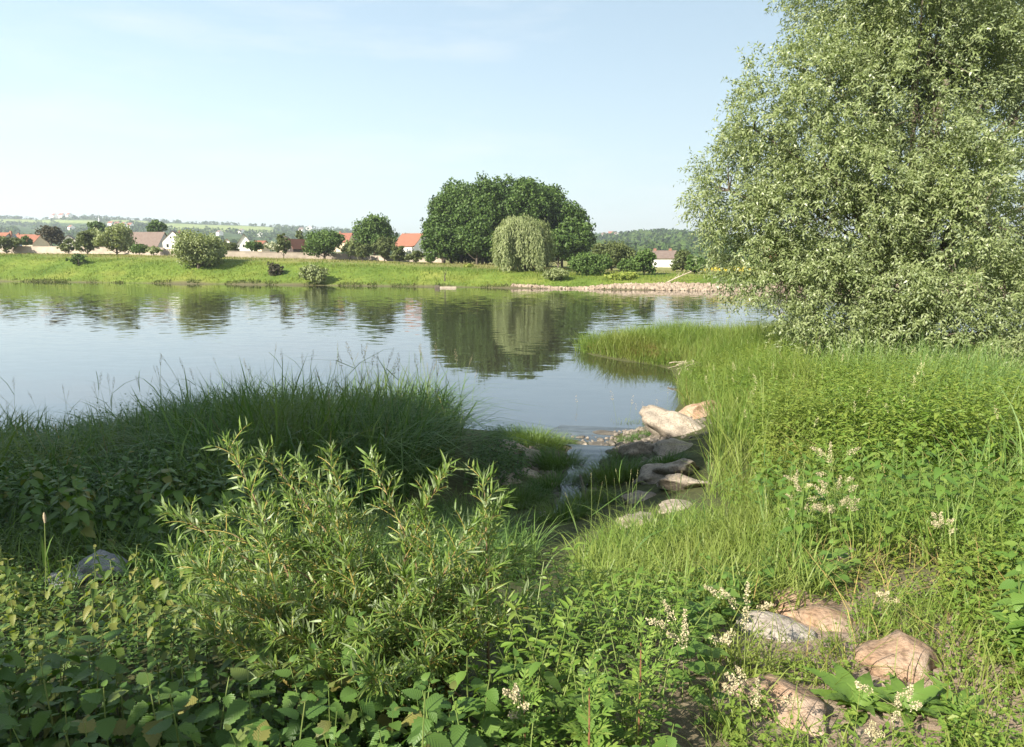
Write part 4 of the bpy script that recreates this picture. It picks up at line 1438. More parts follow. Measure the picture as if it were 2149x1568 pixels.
# left bank: tall reed grass over dark leafy plants
A = [(-15, 13.6), (-12, 14.4), (-9.5, 15.6), (-6, 16.6), (-3.5, 17.4), (-1.9, 17.1), (-1.25, 15.8), (-1.1, 13.6), (-1.4, 11), (-1.9, 8.6), (-3.5, 7.6), (-7, 8), (-13, 9)]
m = MB()
P_ = P3(scatter(26000, A, .6, .8), -.03)
hh = rng.uniform(.65, 1.25, len(P_)) * (.75 + .6 * vnoise(P_[:, 0] * .7, P_[:, 1] * .7)) * np.interp(P_[:, 0], [-13, -8, -3], [.85, 1.0, 1.3])
blades(m, P_, hh, rng.choice([.009, .014, .02, .034], len(P_)) * rng.uniform(.8, 1.2, len(P_)), .27, .65)
B = [(-8, 7.4), (-3.2, 7.2), (-1.6, 8.4), (-1.0, 10), (-.2, 9), (.25, 7.2), (0.2, 5.2), (-1.5, 4.2), (-3, 4.6), (-6, 5.6)]
P_ = P3(clear(scatter(8000, B, .5)), -.02)
blades(m, P_, rng.uniform(.2, .55, len(P_)), rng.uniform(.007, .013, len(P_)), .35, .5)
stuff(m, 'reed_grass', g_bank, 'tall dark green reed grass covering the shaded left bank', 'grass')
m = MB()
P_ = P3(scatter(1500, [(-13, 9), (-9, 12.6), (-5, 11.5), (-2.6, 10.5), (-1.8, 8.5), (-3, 7), (-5, 5.6), (-9, 6)], .35), 0)
herbs(m, P_, rng.uniform(.5, 1.0, len(P_)), .11, .5, 7)
P_ = P3(scatter(700, [(-8, 12), (-3.4, 11.8), (-1.2, 12.2), (-1.0, 14.5), (-3, 15.4), (-7, 14.6)], .75, .7), 0)
herbs(m, P_, rng.uniform(.8, 1.3, len(P_)), .13, .42, 7)
P_ = P3(scatter(420, B, .4), 0)
herbs(m, P_, rng.uniform(.15, .4, len(P_)), .075, .5, 4)
P_ = P3(scatter(170, [(-.8, 11), (.3, 11.5), (.25, 13.6), (-.6, 14.6)], .2), 0)
herbs(m, P_, rng.uniform(.4, .8, len(P_)), .10, .5, 6)
P_ = P3(clear(scatter(1500, [(-4.2, 4.8), (-1.4, 4.6), (-.6, 3.6), (-.2, 2.6), (.2, 1.4), (-2.2, 1.4), (-3.6, 3.0)], .3, .4)), 0)
herbs(m, P_, rng.uniform(.08, .26, len(P_)), .05, .5, 4, KITE)
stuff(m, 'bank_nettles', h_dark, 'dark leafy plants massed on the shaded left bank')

# right slope: grass with herbs
def lin(a, b, v):
    return np.interp(v, [a, b], [0, 1])
m1, m2 = MB(), MB()
C = [(2.3, 8.2), (3.5, 12), (4.6, 16), (5.0, 20.0), (5.2, 22), (6.0, 25.6), (7.2, 28), (13, 29), (15, 24), (13.5, 17), (11, 11), (7.5, 7), (4.2, 6)]
xy = scatter(30000, C, .45, 1.0)
blue = rng.random(len(xy)) < np.clip((xy[:, 0] - 3.2 - (xy[:, 1] - 8) * .42) * .5, .06, .95)
for mm, sel in ((m1, ~blue), (m2, blue)):
    P_ = P3(xy[sel], -.02)
    hh = rng.uniform(.3, 1.1, len(P_)) * (.45 + 1.1 * vnoise(P_[:, 0] * .4 + 5, P_[:, 1] * .3)) * (.6 + 1.0 * vnoise(P_[:, 0] * .8, P_[:, 1] * .8))
    blades(mm, P_, hh, rng.uniform(.007, .014, len(P_)), .25, .4)
C2 = [(2.0, 4.8), (2.4, 8), (4.2, 6.3), (7.8, 7), (6.6, 5), (4.5, 3.6), (3.2, 3.2)]
xy = scatter(8500, C2, .5, .7)
blades(m1, P3(xy, -.02), rng.uniform(.2, .55, len(xy)), rng.uniform(.005, .009, len(xy)), .3, .45)
# spit
S = [(3.0, 34.2), (4.8, 31.1), (6.4, 29.0), (7.4, 27.6), (13, 29), (16, 33), (15, 37.5), (9.5, 37.4), (5.6, 36.8), (4.0, 35.8)]
xy = scatter(23000, S, .3, 1.6)
hh = rng.uniform(.5, 1.15, len(xy)) * (.7 + .7 * vnoise(xy[:, 0] * .9, xy[:, 1] * .6))
blades(m1, P3(xy, -.03), hh, rng.uniform(.014, .026, len(xy)), .3, .4, seg=2)
# bright clump behind the willow saplings
E = [(.42, 4.0), (.5, 5.6), (.9, 6.6), (1.7, 6.9), (2.3, 6.3), (2.1, 4.8), (1.75, 3.7), (1.1, 3.5)]
xy = scatter(5200, E, .5, .4)
blades(m1, P3(xy, -.02), rng.uniform(.16, .42, len(xy)), rng.uniform(.006, .011, len(xy)), .28, .45)
# foreground wisps
Fg = [(.5, 1.45), (.7, 2.4), (1.0, 3.2), (2.0, 3.6), (3.4, 3.4), (3.2, 2.0), (2.0, 1.4)]
xy = clear(scatter(4600, Fg, .7, .35))
blades(m1, P3(xy, -.01), rng.uniform(.08, .28, len(xy)), rng.uniform(.003, .006, len(xy)), .35, .5)
xy = scatter(3000, [(6.6, 20), (7.2, 24.5), (9.5, 26.5), (15, 25), (14.5, 18.5), (9, 18)], .8, 1.1)
blades(m2, P3(xy, -.03), rng.uniform(.35, .85, len(xy)), rng.uniform(.012, .024, len(xy)), .22, .5)
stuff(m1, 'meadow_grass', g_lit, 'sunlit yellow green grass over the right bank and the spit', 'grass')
stuff(m2, 'blue_green_grass', g_blue, 'fine blue green tall grass on the right slope below the willow', 'grass')
m = MB()
P_ = P3(scatter(3800, [(2.7, 7.2), (3.6, 10.5), (5.0, 14.5), (5.4, 20), (6.4, 25.5), (9.5, 26), (8.6, 18), (7.5, 11.5), (6.0, 7.5)], .7, .8), 0)
herbs(m, P_, rng.uniform(.4, 1.1, len(P_)) * (.7 + .6 * vnoise(P_[:, 0] * 1.2, P_[:, 1] * 1.2)), .125, .36, 8, KITE)
P_ = P3(scatter(520, C2, .4, .8), 0)
herbs(m, P_, rng.uniform(.15, .42, len(P_)), .065, .5, 5)
P_ = P3(clear(scatter(2200, [(.9, 1.5), (.95, 3.4), (2.0, 4.6), (3.8, 3.7), (3.2, 2.0), (2.2, 1.3)], .75, .35)), 0)
herbs(m, P_, rng.uniform(.03, .14, len(P_)), .038, .55, 3, KITE)
P_ = P3(clear(scatter(700, [(.6, 1.5), (.8, 2.6), (1.3, 2.5), (1.7, 2.2), (2.0, 1.3)], .3, .3)), 0)
herbs(m, P_, rng.uniform(.05, .2, len(P_)), .045, .5, 4, KITE)
P_ = P3(scatter(1500, [(2.0, 1.3), (1.9, 2.2), (2.1, 3.2), (2.6, 4.2), (4.2, 4.0), (3.6, 1.6)], .4, .35), 0)
herbs(m, P_, rng.uniform(.12, .32, len(P_)), .05, .5, 5, KITE)
P_ = P3(scatter(700, S, .4), 0)
herbs(m, P_, rng.uniform(.5, 1.1, len(P_)), .13, .3, 7, KITE)
P_ = P3(scatter(500, [(5.2, 18), (5.6, 24), (8, 28), (12, 28), (9, 20), (7, 15)], .6), 0)
herbs(m, P_, rng.uniform(.6, 1.2, len(P_)), .13, .3, 8)
P_ = P3(scatter(420, [(4.2, 7.4), (4.6, 10), (6.2, 14), (8.5, 15), (8.5, 10), (6.2, 7.2)], .85, .55), 0)
herbs(m, P_, rng.uniform(.7, 1.15, len(P_)), .17, .34, 8)
stuff(m, 'bank_herbs', h_lit, 'sunlit leafy herbs growing through the grass of the right bank')
m = MB()
xy = scatter(700, A, .4, .8)
blades(m, P3(xy), rng.uniform(.5, 1.5, len(xy)), rng.uniform(.006, .014, len(xy)), .4, .5)
xy = scatter(900, C, .4, 1.0)
blades(m, P3(xy), rng.uniform(.3, .9, len(xy)), rng.uniform(.004, .010, len(xy)), .4, .5)
stuff(m, 'dead_stems', dry_leaf, 'dead brown stems bent among the green grass', 'grass')
# dry straw between the tussocks on the spit and the bank edge
m = MB()
xy = scatter(1500, [(3.5, 33.6), (5, 31.6), (6.7, 29.3), (7.6, 28.2), (7.2, 30.5), (5.4, 33)], .3)
blades(m, P3(xy), rng.uniform(.25, .6, len(xy)), np.full(len(xy), .02), .5, .6, seg=2)
xy = clear(scatter(420, [(1.35, 2.4), (1.2, 4.2), (2.4, 4.8), (3.2, 3.6)], .5, .5))
blades(m, P3(xy), rng.uniform(.05, .3, len(xy)), np.full(len(xy), .005), .6, .6)
stuff(m, 'dry_grass', dry_leaf, 'dry straw coloured grass at the edges of the bank', 'grass')

# grass tussocks in the brook mouth: each a thing
def tussock(label, px, py, rad, h, n, mat=g_bank, w_=.009, zmin=None):
    p_ = onground(px, py)
    a = rng.uniform(0, 6.283, n)
    r_ = rad * np.sqrt(rng.random(n))
    xy = np.column_stack([p_[0] + np.cos(a) * r_, p_[1] + np.sin(a) * r_ * .8])
    Pq = P3(xy, -.03)
    m = MB()
    blades(m, Pq, h * rng.uniform(.5, 1.1, n) * (1.05 - .4 * r_ / rad), rng.uniform(.7, 1.3, n) * w_, .3, .5, az=a, spread=1.2)
    o = m.build('grass_tussock', mat)
    return tag(o, label, 'grass tuft', 'grass tussocks in the brook mouth')
tussock('broad dark grass mound left of the brook mouth at the water', 1115, 930, .95, .55, 1700)
tussock('grass tussock hanging over the left edge of the brook', 1172, 985, .45, .6, 900)
tussock('grass tussock on the left edge of the lower brook', 1160, 1030, .38, .5, 700)
tussock('leafy dark grass tussock in the middle right of the brook', 1284, 1010, .52, .55, 1100)
tussock('small bright reed tuft standing in the water at the left of the pool', 1222, 893, .42, .34, 420, g_lit, .012)
tussock('small bright reed tuft standing in the water at the right of the pool', 1300, 898, .42, .34, 460, g_lit, .012)
tussock('tall dark tuft at the right edge of the pool by the boulders', 1378, 908, .22, .8, 160)
tussock('leafy tuft growing among the grey boulders right of the brook', 1396, 975, .34, .3, 420)
tussock('grass tuft at the left foot of the bright foreground clump', 1085, 1060, .45, .45, 700)
tussock('grass tuft in the shade before the brook', 1180, 1090, .4, .38, 600)
tussock('low grass tuft on the gravel between the pool and the grey boulders', 1338, 925, .5, .3, 520)
tussock('low grass tuft on the mud at the top right of the pool', 1366, 888, .55, .28, 420, g_lit)
tussock('dark grass tuft between the brook and the smooth grey boulder', 1318, 965, .42, .42, 620)
tussock('grass tuft hanging over the lower end of the brook', 1232, 1066, .38, .45, 560)
tussock('thin grass tuft leaning over the water left of the brook mouth', 1020, 880, .3, .75, 260)

# tall flowering grass stalks
def stalk_proto(h, head, mat_head, leaves=2, nod=.1, hw=.018, nf=46, stemw=.0022):
    root = bpy.data.objects.new('grass_stalk', None)
    col.objects.link(root)
    root.empty_display_size = .1
    P_ = bez((0, 0, 0), (0, 0, h * .6), (nod * h, 0, h), 8)
    MB().add(*tube(P_, np.linspace(stemw, stemw * .6, 8), 4)).build('stem', green_stem, root)
    k = rng.random(nf)
    at_ = P_[-1] + (P_[-1] - P_[-2]) / np.linalg.norm(P_[-1] - P_[-2]) * (k[:, None] - .3) * head
    off_ = nrm(rng.normal(0, 1, (nf, 3))) * (hw * np.sin(3.14 * np.clip(k, .06, .97)) ** .7)[:, None]
    d = nrm(off_ * 30 + [0, 0, .9])
    s = rng.uniform(.6, 1.2, nf) * head * .085
    V_, Fs = stamp(KITE[0], KITE[1], basis(d, rng.normal(0, 1, (nf, 3))), at_ + off_, np.stack([s * .45, s, s], -1))
    MB().add(V_, *Fs).build('seed_head', mat_head, root)
    for q in range(leaves):
        m = MB()
        b0 = P_[2 + q * 2][None]
        blades(m, b0, np.array([h * .3]), np.array([.011]), .8, .8)
        m.build('leaf', g_bank, root)
    return root
dull_head = plain('dull_seed_head', (.16, .15, .09), (.22, .19, .12), 9, .9)
protos = [stalk_proto(1.0, .13, dull_head, 2, .12, .010), stalk_proto(1.0, .10, dull_head, 1, .22, .008), stalk_proto(1.0, .16, dull_head, 3, .06, .013)]
used = [False] * 3
def place(protos, used, loc, rz, s, label, group, cat, tilt=(0, 0)):
    j = int(rng.integers(0, len(protos)))
    if not used[j]:
        used[j] = True
        o = protos[j]
        put(o, loc, rz, s, tilt)
    else:
        o = copy_tree(protos[j], loc, rz, s, None, None, tilt)
    return tag(o, label, cat, group)
xy = np.concatenate([scatter(70, [(-14, 13.4), (-9.5, 15.2), (-6, 16.2), (-3.5, 17), (-1.4, 16.6), (-.7, 15), (-3, 14.6), (-7, 13.8), (-12, 12.4)]), scatter(24, [(-2.6, 9), (-.9, 11), (-.5, 13), (-1.2, 14), (-2.6, 12)])])
for p_ in P3(xy, -.02):
    place(protos, used, p_, rng.uniform(0, 6.28), rng.uniform(1.45, 2.1) * (1 if p_[0] > -8 else .8), 'tall thin reed grass stalk standing above the shaded grass of the left bank', 'reed stalks above the left bank', 'grass stalk', (rng.normal(0, .1), rng.normal(0, .1)))
light_head = plain('light_seed_head', (.40, .38, .20), (.50, .46, .27), 9, .9)
protos2 = [stalk_proto(1.0, .15, light_head, 1, .10, .016), stalk_proto(1.0, .18, light_head, 2, .2, .022, 60)]
used2 = [False] * 2
for p_ in P3(scatter(150, C, .2), 0):
    place(protos2, used2, p_, rng.uniform(0, 6.28), rng.uniform(.7, 1.1), 'pale headed grass stalk among the tall grass of the right slope', 'pale grass stalks on the right slope', 'grass stalk', (rng.normal(0, .1), rng.normal(0, .1)))
protos3 = [stalk_proto(1.0, .07, light_head, 3, .15, .006, 26), stalk_proto(1.0, .06, light_head, 2, .05, .005, 22)]
used3 = [False] * 2
for p_ in P3(scatter(34, E, .1), 0):
    place(protos3, used3, p_, rng.uniform(0, 6.28), rng.uniform(.55, .85), 'slim yellow green grass stalk in the bright clump before the boulders', 'slim stalks of the bright grass clump', 'grass stalk', (rng.normal(0, .1), rng.normal(0, .1)))
dead_head = plain('dead_seed_head', (.30, .24, .16), (.38, .31, .21), 9, .9)
protos4 = [stalk_proto(1.0, .3, dead_head, 0, .05, .05, 50, .004)]
used4 = [False]
for px, py in [(1296, 900), (1318, 900), (1334, 902), (1352, 898), (1372, 906), (1215, 890), (1400, 870), (1425, 850)]:
    place(protos4, used4, onground(px, py), rng.uniform(0, 6.28), rng.uniform(.55, 1.0), 'dry brown weed stalk standing in the water by the brook mouth', 'dry weed stalks at the brook mouth', 'weed', (rng.normal(0, .08), rng.normal(0, .08)))

# driftwood heap at the root of the spit
p_ = onground(1452, 784)
r = thing('driftwood_heap', 'heap of bleached driftwood and reed stems at the root of the spit', 'driftwood', p_)
for k in range(26):
    a = rng.uniform(-.5, .5) + (0 if k % 3 else 1.4)
    ln = rng.uniform(.3, .9)
    c = p_ + [rng.normal(0, .38), rng.normal(0, .3), rng.uniform(.05, .45)]
    d = np.array([math.cos(a), math.sin(a), rng.normal(0, .2)]) * ln / 2
    MB().add(*tube(bez(c - d, c + [0, 0, rng.uniform(0, .2)], c + d, 5), rng.uniform(.010, .03), 5)).build('stick', dead, r)
# stick lying in the brook
p_ = onground(1220, 1042)
o = MB().add(*tube(bez(p_ + [0, -.35, .05], p_ + [.05, 0, .14], p_ + [.02, .45, .2], 6), np.linspace(.035, .02, 6), 6)).build('brook_stick', bark)
tag(o, 'dark stick standing out of the narrow brook below the steps', 'stick')

# ------------------------------------------------------------------ foreground plants, leaf by leaf
def serrate(n=8, wmax=.34, teeth=.13, pw=.62, fold=.10, droop=.22, tipped=1.0, point=0, wave=0):
    """one toothed leaf, length 1, folded along its midrib"""
    V, Q = [], []
    for i_ in range(n + 1):
        t_ = i_ / n
        wv = wmax * math.sin(math.pi * min(1, t_ ** pw)) ** tipped
        if point:
            wv = wmax * 2.35 * t_ ** .42 * (1 - t_) ** .9 if 0 < t_ < 1 else 0
        if teeth and 0 < i_ < n:
            wv *= 1 + (teeth if i_ % 2 else -teeth)
        y_ = t_ - (.03 if i_ % 2 else 0)
        z_ = -droop * t_ * t_
        V += [(-wv, y_, z_ + fold * wv * 2 + wave * math.sin(t_ * 19)), (0, t_, z_), (wv, y_, z_ + fold * wv * 2 + wave * math.sin(t_ * 17 + 1))]
    for i_ in range(n):
        a = i_ * 3
        Q += [(a + 1, a, a + 3, a + 4), (a + 2, a + 1, a + 4, a + 5)]
    return np.array(V), [[(q[3], q[2], q[1], q[0]) for q in Q]]

def leafobj_mesh(name, T, mat, wr=1.0):
    return MB().add(T[0] * [wr, 1, 1], *T[1]).mesh(name, mat, smooth=True)

def frame(pos, d, n, s):
    Rm = basis(np.asarray(d, float)[None], np.asarray(n, float)[None])[0]
    M = Matrix(((Rm[0][0], Rm[0][1], Rm[0][2], pos[0]), (Rm[1][0], Rm[1][1], Rm[1][2], pos[1]), (Rm[2][0], Rm[2][1], Rm[2][2], pos[2]), (0, 0, 0, 1)))
    return M @ Matrix.Scale(float(s), 4)

def veined(mat, scale=34):
    """leaf veins as fine relief, in the leaf's own space"""
    N, L = mat.node_tree.nodes, mat.node_tree.links
    P = N['Principled BSDF']
    tc = N.new('ShaderNodeTexCoord')
    sx = N.new('ShaderNodeSeparateXYZ')
    L.new(tc.outputs['Object'], sx.inputs[0])
    ab = N.new('ShaderNodeMath')
    ab.operation = 'ABSOLUTE'
    L.new(sx.outputs[0], ab.inputs[0])
    ma = N.new('ShaderNodeMath')
    ma.operation = 'MULTIPLY_ADD'
    L.new(ab.outputs[0], ma.inputs[0])
    ma.inputs[1].default_value = -.9
    L.new(sx.outputs[1], ma.inputs[2])
    sn = N.new('ShaderNodeMath')
    sn.operation = 'MULTIPLY'
    L.new(ma.outputs[0], sn.inputs[0])
    sn.inputs[1].default_value = scale * 1.6
    si = N.new('ShaderNodeMath')
    si.operation = 'SINE'
    L.new(sn.outputs[0], si.inputs[0])
    bp = N.new('ShaderNodeBump')
    bp.inputs['Distance'].default_value = .0009
    bp.inputs['Strength'].default_value = .3
    L.new(si.outputs[0], bp.inputs['Height'])
    L.new(bp.outputs[0], P.inputs['Normal'])
    return mat

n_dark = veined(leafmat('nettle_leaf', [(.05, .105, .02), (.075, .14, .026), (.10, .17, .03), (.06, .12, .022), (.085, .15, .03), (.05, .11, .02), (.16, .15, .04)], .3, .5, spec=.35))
n_lit = veined(leafmat('sunlit_nettle_leaf', [(.08, .155, .028), (.105, .185, .035), (.14, .22, .045)], .38, .5, spec=.35))  # brighter copy of the nettle leaf, with sunlight put into its colour
n_olive = veined(leafmat('olive_herb_leaf', [(.06, .11, .02), (.085, .14, .026), (.14, .175, .035), (.19, .19, .05)], .36, .5, spec=.35))
NET = [serrate(13, .33, .12, .62, .10, .28, 1, 1), serrate(13, .29, .13, .58, .16, .45, 1, 1), serrate(12, .36, .11, .68, .05, .18, 1, 1)]

def nettle_proto(name, h, L0, mat, levels=7, wr=1.0, droop=-.3, stemm=green_stem, shapes=NET, upper=.9):
    root = bpy.data.objects.new(name, None)
    col.objects.link(root)
    root.empty_display_size = .1
    bend = np.array([rng.normal(0, .06), rng.normal(0, .06), 1]) * h
    P_ = bez((0, 0, -.02), (0, 0, h * .5), bend, 7)
    MB().add(*tube(P_, np.linspace(.0035, .0018, 7), 4)).build('stem', stemm, root)
    ms = [leafobj_mesh('leaf', T, mat, wr) for T in shapes]
    a0 = rng.uniform(0, 6.28)
    for q in range(levels):
        f = .22 + .78 * q / (levels - 1)
        c = bez((0, 0, -.02), (0, 0, h * .5), bend, 50)[min(49, int(f * 49))]
        s = L0 * (.75 + .5 * math.sin(3.14 * min(1, f * .95 + .02))) * (1 if f < .85 else upper if f < .97 else upper * .6)
        for k in range(2):
            a = a0 + q * 1.57 + k * 3.1416 + rng.normal(0, .18)
            up = droop + rng.normal(0, .15) + (.75 if f > .9 else 0)
            d = np.array([math.cos(a), math.sin(a), up])
            c2 = c + d * np.array([1, 1, .3]) * s * .16
            o = link('leaf', ms[int(rng.integers(0, len(ms)))], root)
            o.matrix_local = frame(c2, d, np.array([0, 0, 1.0]) + rng.normal(0, .2, 3), s)
    return root

def population(protos, pts, smin, smax, label, group, cat='plant', tilt=.08):
    used_ = [False] * len(protos)
    for j, p_ in enumerate(pts):
        k = j if j < len(protos) else int(rng.integers(0, len(protos)))
        a = (p_, rng.uniform(0, 6.28), rng.uniform(smin, smax))
        t_ = (rng.normal(0, tilt), rng.normal(0, tilt))
        if not used_[k]:
            used_[k] = True
            o = protos[k]
            put(o, *a, t_)
        else:
            o = copy_tree(protos[k], *a, None, None, t_)
        tag(o, label, cat, group)

def even(n, poly, dmin):
    out = []
    for p_ in scatter(n * 12, poly):
        if all((p_[0] - q[0]) ** 2 + (p_[1] - q[1]) ** 2 > dmin * dmin for q in out):
            out.append(p_)
            if len(out) >= n:
                break
    return np.array(out)

# nettles in the lower left corner
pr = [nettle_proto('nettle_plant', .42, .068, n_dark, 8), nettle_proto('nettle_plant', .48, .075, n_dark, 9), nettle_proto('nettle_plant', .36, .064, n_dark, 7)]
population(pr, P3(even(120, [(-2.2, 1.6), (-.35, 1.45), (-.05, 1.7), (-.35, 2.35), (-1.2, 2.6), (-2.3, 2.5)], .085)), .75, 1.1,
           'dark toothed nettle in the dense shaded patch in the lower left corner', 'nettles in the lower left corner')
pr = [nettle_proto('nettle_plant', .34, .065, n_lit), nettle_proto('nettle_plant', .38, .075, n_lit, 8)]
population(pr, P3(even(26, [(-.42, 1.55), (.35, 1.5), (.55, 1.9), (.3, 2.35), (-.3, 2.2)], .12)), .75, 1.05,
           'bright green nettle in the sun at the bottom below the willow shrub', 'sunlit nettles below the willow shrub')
pr = [nettle_proto('leafy_herb', .34, .06, n_olive, 7, .8), nettle_proto('leafy_herb', .42, .07, n_olive, 8, .75)]
population(pr, P3(clear(even(110, [(-3.0, 2.6), (-1.2, 2.6), (-1.0, 3.6), (-1.6, 4.4), (-3.6, 4.6)], .11))), .7, 1.1,
           'yellowish green herb stem in the half lit patch at the left below the speckled boulder', 'herbs in the half lit patch at the left')
pr = [nettle_proto('nettle_plant', .8, .10, n_dark, 9), nettle_proto('nettle_plant', .9, .11, n_dark, 10)]
population(pr, P3(even(60, [(-5.2, 5.6), (-2.4, 5.4), (-2.0, 6.6), (-3.2, 8.0), (-6.5, 8.0)], .2)), .75, 1.1,
           'tall dark nettle in the deep shade at the left edge behind the speckled boulder', 'tall nettles in the deep shade at the left')
# herbs on the sunny right slope
HB = [serrate(6, .24, .06, .66, .12, .3), serrate(6, .28, .05, .6, .10, .2)]
h2 = veined(leafmat('slope_herb_leaf', [(.075, .15, .024), (.10, .18, .03), (.15, .215, .04)], .38, .48, spec=.4))
pr = [nettle_proto('slope_herb', .55, .095, h2, 9, 1.0, -.1, green_stem, HB), nettle_proto('slope_herb', .65, .10, h2, 10, 1.0, -.15, green_stem, HB), nettle_proto('slope_herb', .45, .08, h2, 8, 1.0, -.05, green_stem, HB)]
population(pr, P3(even(110, [(2.0, 4.7), (2.6, 7.6), (3.9, 8.2), (4.8, 6.4), (4.6, 4.6), (3.4, 3.7)], .17)), .7, 1.1,
           'upright leafy herb in the sunny thicket on the right slope', 'leafy herbs on the sunny right slope')
pr = [nettle_proto('slope_herb', .34, .07, h2, 8, 1.0, -.1, green_stem, HB), nettle_proto('slope_herb', .4, .075, n_lit, 8, .9, -.1)]
population(pr, P3(even(56, [(2.15, 1.9), (2.1, 2.8), (2.5, 3.8), (3.8, 4.0), (3.3, 2.4)], .13)), .75, 1.15,
           'leafy herb along the right edge of the picture behind the dock leaves', 'leafy herbs at the right edge')
# round leaved herbs round the slabs
RD = [serrate(7, .40, .04, .60, .05, .2), serrate(7, .36, .05, .62, .09, .25)]
pr = [nettle_proto('round_leaf_herb', .16, .06, n_lit, 4, 1.0, .1, green_stem, RD), nettle_proto('round_leaf_herb', .24, .075, n_lit, 5, 1.0, .1, green_stem, RD)]
population(pr, P3(clear(even(44, [(.62, 2.3), (.75, 3.1), (1.1, 4.2), (2.3, 4.6), (2.0, 4.0), (1.05, 3.3), (.88, 2.4)], .11))), .8, 1.2,
           'low round leaved herb at the edge of the bare soil by the slabs', 'round leaved herbs by the slabs')

# saplings with narrow glossy leaves, right of the willow shrub
LN = [serrate(5, .13, 0, .75, .25, .25), serrate(5, .11, 0, .7, .2, .4)]
sap = leafmat('sapling_leaf', [(.085, .155, .022), (.12, .20, .03), (.18, .245, .045)], .35, .42, under=(.16, .21, .10), spec=.35)
def sapling_proto(name, h, n, L0, mat, shapes, stemm):
    root = bpy.data.objects.new(name, None)
    col.objects.link(root)
    root.empty_display_size = .1
    ms = [leafobj_mesh('leaf', T, mat) for T in shapes]
    for b_ in range(3):
        a = b_ * 2.1 + rng.uniform(0, .6)
        tip = np.array([math.cos(a) * h * .3, math.sin(a) * h * .3, h * rng.uniform(.75, 1.05)])
        P_ = bez((0, 0, -.02), tip * [.35, .35, .55], tip, 8)
        MB().add(*tube(P_, np.linspace(.004, .0014, 8), 4)).build('stem', stemm, root)
        Pd = bez((0, 0, -.02), tip * [.35, .35, .55], tip, 60)
        for q in range(n // 3):
            f = .2 + .8 * (q + rng.random()) / (n // 3)
            c = Pd[min(59, int(f * 59))]
            aa = q * 2.4 + rng.normal(0, .3)
            d = np.array([math.cos(aa), math.sin(aa), .45 + rng.normal(0, .25)])
            o = link('leaf', ms[int(rng.integers(0, len(ms)))], root)
            o.matrix_local = frame(c + d * .006, d, np.array([0, 0, 1.0]) + rng.normal(0, .3, 3), L0 * rng.uniform(.6, 1.15))
    return root
SL = [serrate(5, .17, 0, .72, .2, .25), serrate(5, .14, 0, .7, .2, .4)]
pr = [sapling_proto('willow_sapling', .5, 48, .06, sap, SL, green_stem), sapling_proto('willow_sapling', .42, 42, .055, sap, SL, green_stem)]
population(pr, P3(even(64, [(-.1, 2.25), (.2, 1.95), (.5, 2.1), (.72, 2.9), (.8, 3.5), (.3, 3.7), (0, 3.2)], .095)), .7, 1.12,
           'small leaved glossy sapling between the willow shrub and the bright grass', 'saplings right of the willow shrub')

# ------------------------------------------------------------------ the willow shrub
shr_leaf = leafmat('shrub_leaf', [(.085, .145, .024), (.12, .19, .034), (.18, .235, .055)], .35, .45, under=(.20, .25, .13), spec=.45)
shr_stem = plain('shrub_stem', (.26, .20, .05), (.32, .25, .07), 12, .6)
shr_bark = plain('shrub_bark', (.14, .09, .05), (.19, .13, .07), 12, .8)
base = np.array([-.42, 2.62, 0])
base[2] = float(zn(base[0], base[1]))
root = thing('willow_shrub', 'bushy young willow with narrow leaves and yellow twigs in the left foreground', 'shrub', base)
tips = [(475, 925, 3.0), (545, 945, 3.1), (625, 965, 3.1), (690, 955, 3.05), (775, 960, 3.0), (610, 1045, 2.8), (345, 1068, 2.9), (425, 1090, 2.8), (480, 1070, 2.7), (700, 1065, 2.7),
        (935, 985, 2.9), (1015, 1000, 2.95), (1055, 1048, 2.9), (880, 1065, 2.8), (760, 1080, 3.2), (560, 1135, 2.6), (400, 1190, 2.6), (720, 1155, 2.55), (985, 1105, 2.7),
        (450, 1255, 2.5), (600, 1255, 2.4), (850, 1205, 2.45), (760, 1330, 2.25), (640, 1390, 2.2), (930, 1320, 2.3), (1050, 1185, 2.7), (1005, 1260, 2.5), (1100, 1155, 2.95),
        (530, 1060, 3.3), (650, 1020, 3.4), (830, 1130, 3.2), (500, 1180, 2.9), (680, 1230, 2.8), (780, 1420, 2.0), (570, 1330, 2.35), (880, 1400, 2.15),
        (390, 1260, 2.8), (1090, 1270, 2.6), (640, 1140, 2.7), (950, 1200, 2.9), (430, 1330, 2.5), (500, 1290, 2.6), (560, 1400, 2.3), (700, 1300, 2.35), (820, 1290, 2.4), (900, 1270, 2.6), (360, 1150, 3.0), (750, 1210, 2.9)]
lp, ld, ls_ = [], [], []
tw = MB()
